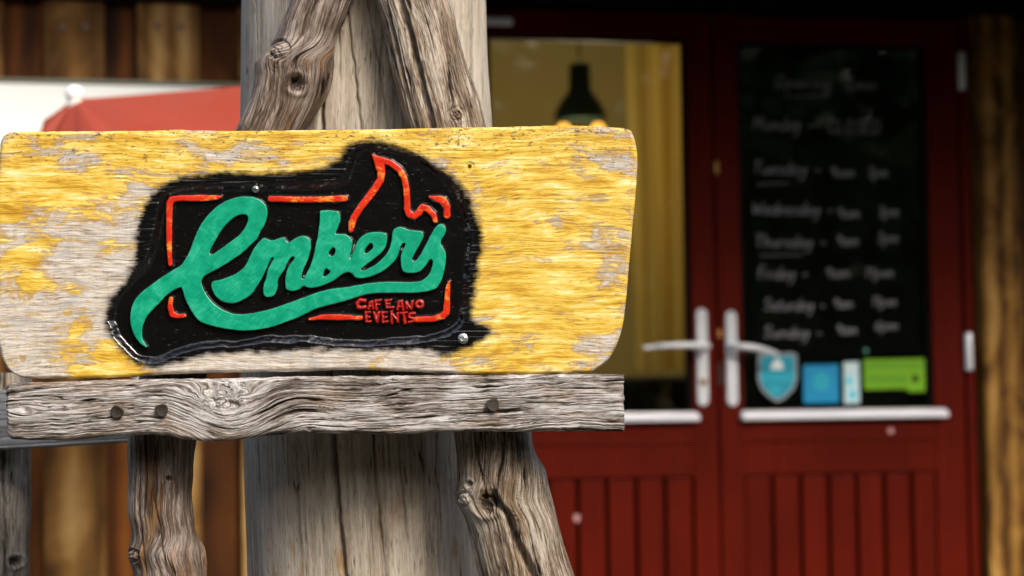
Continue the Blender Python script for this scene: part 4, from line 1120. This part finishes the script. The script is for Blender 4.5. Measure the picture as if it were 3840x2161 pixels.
HOLES = [[(923,803),(932,817),(928,838),(914,865),(890,890),(856,914),(825,938),(794,957),(782,953),(790,928),(808,897),(828,862),(856,831),(880,812),(904,803)],
         [(1252,926),(1259,933),(1259,948),(1250,962),(1238,962),(1231,952),(1234,940),(1245,928)],
         [(1221,1003),(1241,1016),(1234,1028),(1221,1038),(1210,1040),(1212,1021)],
         [(1393,910),(1401,921),(1397,934),(1383,947),(1369,953),(1364,947),(1371,928),(1383,914)]]
script = relief('script_lettering', [smooth_loop(SCRIPT, 1)] + [smooth_loop(h, 1) for h in HOLES], None, GREEN, .0006, sign, 2.2, (-.5, 9.5), wob=1.4)
script['label'] = 'green carved script lettering'
STROKES = {
 'frame_corner': [[(637,990,8),(633,914,10),(633,828,11),(635,765,13),(642,748,12),(677,743,11),(759,743,12),(811,741,9),(825,738,4)]],
 'frame_bar': [[(1014,745,11),(1100,748,11),(1203,748,11),(1293,744,12)]],
 'flame': [[(1397,581,3),(1421,607,21),(1429,645,15),(1428,672,14),(1410,700,14),(1383,738,14),(1352,776,13),(1328,814,13),(1319,838,13),(1315,863,9)],
           [(1404,588,6),(1430,600,13),(1462,610,12),(1497,636,12),(1514,665,12),(1524,707,12),(1526,748,12),(1526,783,12),(1533,802,13),(1552,811,12),(1571,797,14),(1583,776,11),(1603,783,13),(1624,803,11),(1633,828,9)]],
 'ember': [[(1612,738,4),(1638,745,13),(1662,752,15),(1676,776,13),(1676,808,13)]],
 'frame_corner.001': [[(640,1121,8),(637,1148,10),(645,1179,11),(666,1186,9),(690,1184,7)]],
 'frame_bar.001': [[(1159,1198,3),(1203,1190,9),(1255,1190,12),(1307,1191,10),(1352,1193,8)]],
 'frame_corner.002': [[(1562,1198,11),(1617,1197,11),(1659,1186,13),(1674,1172,13),(1676,1124,11),(1679,1079,8),(1683,1059,4)]],
}
for k, (nm, st) in enumerate(STROKES.items()):
    st = [[(x, y, r * .88) for x, y, r in q] for q in st]
    relief(nm.split('.')[0], None, st, RED, .0012, sign, 2.0, (-2, 13), .0001, 2.5, 60 + k)
Zc = lambda pts, r=19: [(1100 + .3448 * x, 900 + .3448 * y, .3448 * r) for x, y in pts]
ring = [(1370 + 34 * math.cos(a), 700 + 34 * math.sin(a)) for a in np.linspace(0, 2 * math.pi, 14)]
LETTERS = [
 [Zc([(768, 662), (722, 652), (690, 690), (698, 730), (732, 740), (770, 733)], 21)],
 [Zc([(815, 750), (832, 682), (850, 675), (866, 745)], 16), Zc([(826, 718), (860, 718)], 12)],
 [Zc([(890, 665), (902, 755)], 17), Zc([(890, 665), (940, 658)], 15), Zc([(900, 705), (930, 700)], 13)],
 [Zc([(1003, 660), (1012, 735)], 17), Zc([(1003, 660), (1055, 655)], 14), Zc([(1008, 697), (1042, 694)], 12), Zc([(1012, 735), (1078, 735)], 14)],
 [Zc([(1130, 755), (1146, 672), (1174, 668), (1192, 760)], 17), Zc([(1140, 725), (1184, 725)], 12)],
 [Zc([(1232, 745), (1224, 678), (1276, 748), (1290, 672)], 15)],
 [Zc(ring, 18)],
 [Zc([(785, 790), (792, 890)], 17), Zc([(785, 790), (828, 785)], 13), Zc([(790, 840), (822, 840)], 12), Zc([(792, 890), (832, 890)], 13)],
 [Zc([(874, 790), (905, 890), (926, 795)], 17)],
 [Zc([(966, 790), (972, 895)], 17), Zc([(966, 790), (1010, 787)], 13), Zc([(970, 842), (1004, 842)], 12), Zc([(972, 895), (1018, 890)], 13)],
 [Zc([(1064, 780), (1066, 905)], 16), Zc([(1064, 800), (1130, 870)], 15), Zc([(1132, 800), (1130, 890)], 15)],
 [Zc([(1162, 797), (1228, 790)], 14), Zc([(1196, 797), (1210, 905)], 17)],
 [Zc([(1312, 800), (1262, 802), (1256, 840), (1300, 852), (1304, 884), (1252, 896)], 15)],
]
for k, st in enumerate(LETTERS):
    relief('letter', None, st, REDL, .0016, sign, 1.4, (-4, 6), .0004, 1.2, 90 + k)
# screws
def screw_hex(px, py):
    c = PX(px, py, YS); o = (c.x - SO[0], c.y - SO[1], c.z - SO[2])
    r = 20 * MM
    a = lathe('screw', [(r * .3, .002), (r, .0012), (r * 1.0, -.0004), (r * .9, -.0012), (r * .76, -.0014), (0, -.0014)], STEEL, sign, 28, 'Y')
    a.location = o
    bm = bmesh.new()
    A = [bm.verts.new((r * .72 * math.cos(R(60 * k + 12)), -.0010, r * .72 * math.sin(R(60 * k + 12)))) for k in range(6)]
    B = [bm.verts.new((v.co.x, -.0052, v.co.z)) for v in A]
    C = [bm.verts.new((v.co.x * .72, -.0058, v.co.z * .72)) for v in A]
    D = [bm.verts.new((v.co.x * .55, -.0050, v.co.z * .55)) for v in A]
    for P_, Q in ((A, B), (B, C), (C, D)):
        for k in range(6): bm.faces.new((P_[k], P_[(k + 1) % 6], Q[(k + 1) % 6], Q[k]))
    bm.faces.new(D)
    bm_obj('hex_head', bm, STEEL, a)
screw_hex(1736, 1270)
c = PX(958, 709, YS)
ps = lathe('screw', [(13 * MM, .004), (15 * MM, .0012), (13 * MM, -.001), (7 * MM, -.0022), (0, -.0024)], STEEL, sign, 20, 'Y')
ps.location = (c.x - SO[0], c.y - SO[1] + .0006, c.z - SO[2])
for a in (20, 110):
    o = box('cross_slot', -8 * MM, 8 * MM, -.0027, -.0018, -1.6 * MM, 1.6 * MM, DARKHOLE, ps, 0)
    o.rotation_euler = (0, R(a), 0)

# ---- fence on the far left: rail and post, a little behind
YF = 2.86
fb = PX(50, 2161, YF)
FO = (fb.x, fb.y, 0)
fence = empty('timber_fence', FO, 0, 'grey timber fence rail on a split post at the lower left, behind the easel ledge', 'fence')
nx, ny = 220, 70
xr = np.linspace(-120, 700, nx); tr_ = np.linspace(0, 1, ny)
S, Tt = np.meshgrid(xr, tr_)
T = 1462 - .02 * (S + 0); B = 1690 - .064 * S * (S < 560) - .064 * 560 * (S >= 560)
PYr = T + (B - T) * Tt
gv = -3.5 * np.exp(-((Tt * 7 % 1 - .5) / .10) ** 2) + 1.2 * fbm(S / 200, Tt * 40, 3, 5) - 10 * np.clip(1 - np.minimum(Tt, 1 - Tt) * 220 / 12, 0, 1) ** 2
P = PXa(S, PYr, YF - .075); P[..., 1] -= gv * .00034
slab('rail', P, YF - .035, RAILW, fence, dict(q=Tt * 2.2, s=S / 100, grain=.55 + .3 * fbm(S / 180, Tt * 30, 3, 9)), FO)
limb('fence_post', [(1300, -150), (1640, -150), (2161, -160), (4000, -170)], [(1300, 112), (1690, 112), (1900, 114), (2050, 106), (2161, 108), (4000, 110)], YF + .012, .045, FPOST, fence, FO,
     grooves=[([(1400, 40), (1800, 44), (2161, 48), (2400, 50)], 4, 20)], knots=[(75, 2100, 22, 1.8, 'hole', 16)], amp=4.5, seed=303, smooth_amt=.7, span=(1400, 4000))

# ================================================================== trees across the yard (seen mirrored in the door glass)
LEAF = None
m = M('summer_leaves')
n = m.noise(m.obj(1, 1, 1), 1.5, 3); 
c = m.ramp(n, [(.3, (.015, .032, .004)), (.55, (.04, .075, .008)), (.75, (.10, .15, .018))])
LEAF = m.out(c, .5, Transmission_Weight=0.0)
m = M('sun_brightened_leaves')
LEAF2 = m.out(m.ramp(m.noise(m.obj(1, 1, 1), 1.5, 3), [(.3, (.05, .09, .01)), (.55, (.11, .18, .02)), (.75, (.20, .28, .04))]), .5)  # leaf colour raised to stand in for sunlight coming through the leaves
BARK = simple('grey_brown_bark', (.10, .075, .05), .85, 0, .3, 12, .6)
def tree(x, y, h, r, lab, seed):
    rg = np.random.default_rng(seed)
    t = empty('leafy_tree', (x, y, 0), 0, lab, 'tree', 'trees across the yard')
    tr = tube('trunk', [(0, 0, 0), (.05, .03, h * .3), (-.03, .05, h * .6), (.02, 0, h * .85)], [.16, .12, .08, .03], BARK, t, 12)
    for k in range(7):
        a = rg.uniform(0, 6.28); z0 = h * rg.uniform(.2, .6); l = r * rg.uniform(.5, .85)
        tube('limb', [(0, 0, z0), (math.cos(a) * l * .5, math.sin(a) * l * .5, z0 + l * .35), (math.cos(a) * l, math.sin(a) * l, z0 + l * .6)], [.05, .035, .012], BARK, tr, 7)
    ncl = 60
    cen = rg.normal(size=(ncl, 3)); cen /= np.linalg.norm(cen, axis=1, keepdims=True)
    cen *= (rg.uniform(.3, 1, (ncl, 1)) ** .5) * np.array([r * .85, r * .85, h * .42]); cen[:, 2] += h * .55
    N = 9000
    ci = rg.integers(0, ncl, N)
    p = cen[ci] + rg.normal(size=(N, 3)) * .24 * r * .5
    p[:, 2] = np.maximum(p[:, 2], .15)
    d1 = rg.normal(size=(N, 3)); d1 /= np.linalg.norm(d1, axis=1, keepdims=True)
    d2 = np.cross(d1, rg.normal(size=(N, 3))); d2 /= np.linalg.norm(d2, axis=1, keepdims=True)
    sz = rg.uniform(.05, .10, (N, 1))
    V = np.stack([p - d1 * sz, p + d2 * sz * .5, p + d1 * sz, p - d2 * sz * .5], 1).reshape(-1, 3)
    np_mesh('crown', V, [np.arange(N * 4).reshape(-1, 4)], LEAF2, t, None, False)
tree(7.2, -.6, 4.6, 1.7, 'leafy green tree mirrored in the right edge of the black door glass', 1)
tree(5.6, -2.6, 5.2, 1.9, 'leafy green tree mirrored in the left half of the black door glass', 2)
# unseen wood behind the viewer, added to darken reflections and block low sky
rg = np.random.default_rng(5)
N = 42000
aa = np.radians(rg.uniform(-190, 25, N)); rad = 10.5 + rg.uniform(0, 2.2, N)
hh = 4.4 + .7 * vnoise(aa * 6, aa * 0, 0, 3) + .5 * vnoise(aa * 19, aa * 0, 0, 4)
zz = hh * rg.uniform(0, 1, N) ** .8
p = np.stack([rad * np.cos(aa), 2 + rad * np.sin(aa), zz], 1) + rg.normal(size=(N, 3)) * .15
d1 = rg.normal(size=(N, 3)); d1 /= np.linalg.norm(d1, axis=1, keepdims=True)
d2 = np.cross(d1, rg.normal(size=(N, 3))); d2 /= np.linalg.norm(d2, axis=1, keepdims=True)
sz = rg.uniform(.12, .26, (N, 1))
V = np.stack([p - d1 * sz, p + d2 * sz * .6, p + d1 * sz, p - d2 * sz * .6], 1).reshape(-1, 3)
tag(np_mesh('shading_woodland', V, [np.arange(N * 4).reshape(-1, 4)], LEAF, None, None, False), 'unseen dark green wood behind the viewer, added to darken reflections and low sky light', 'shading_woodland', None, 'stuff')
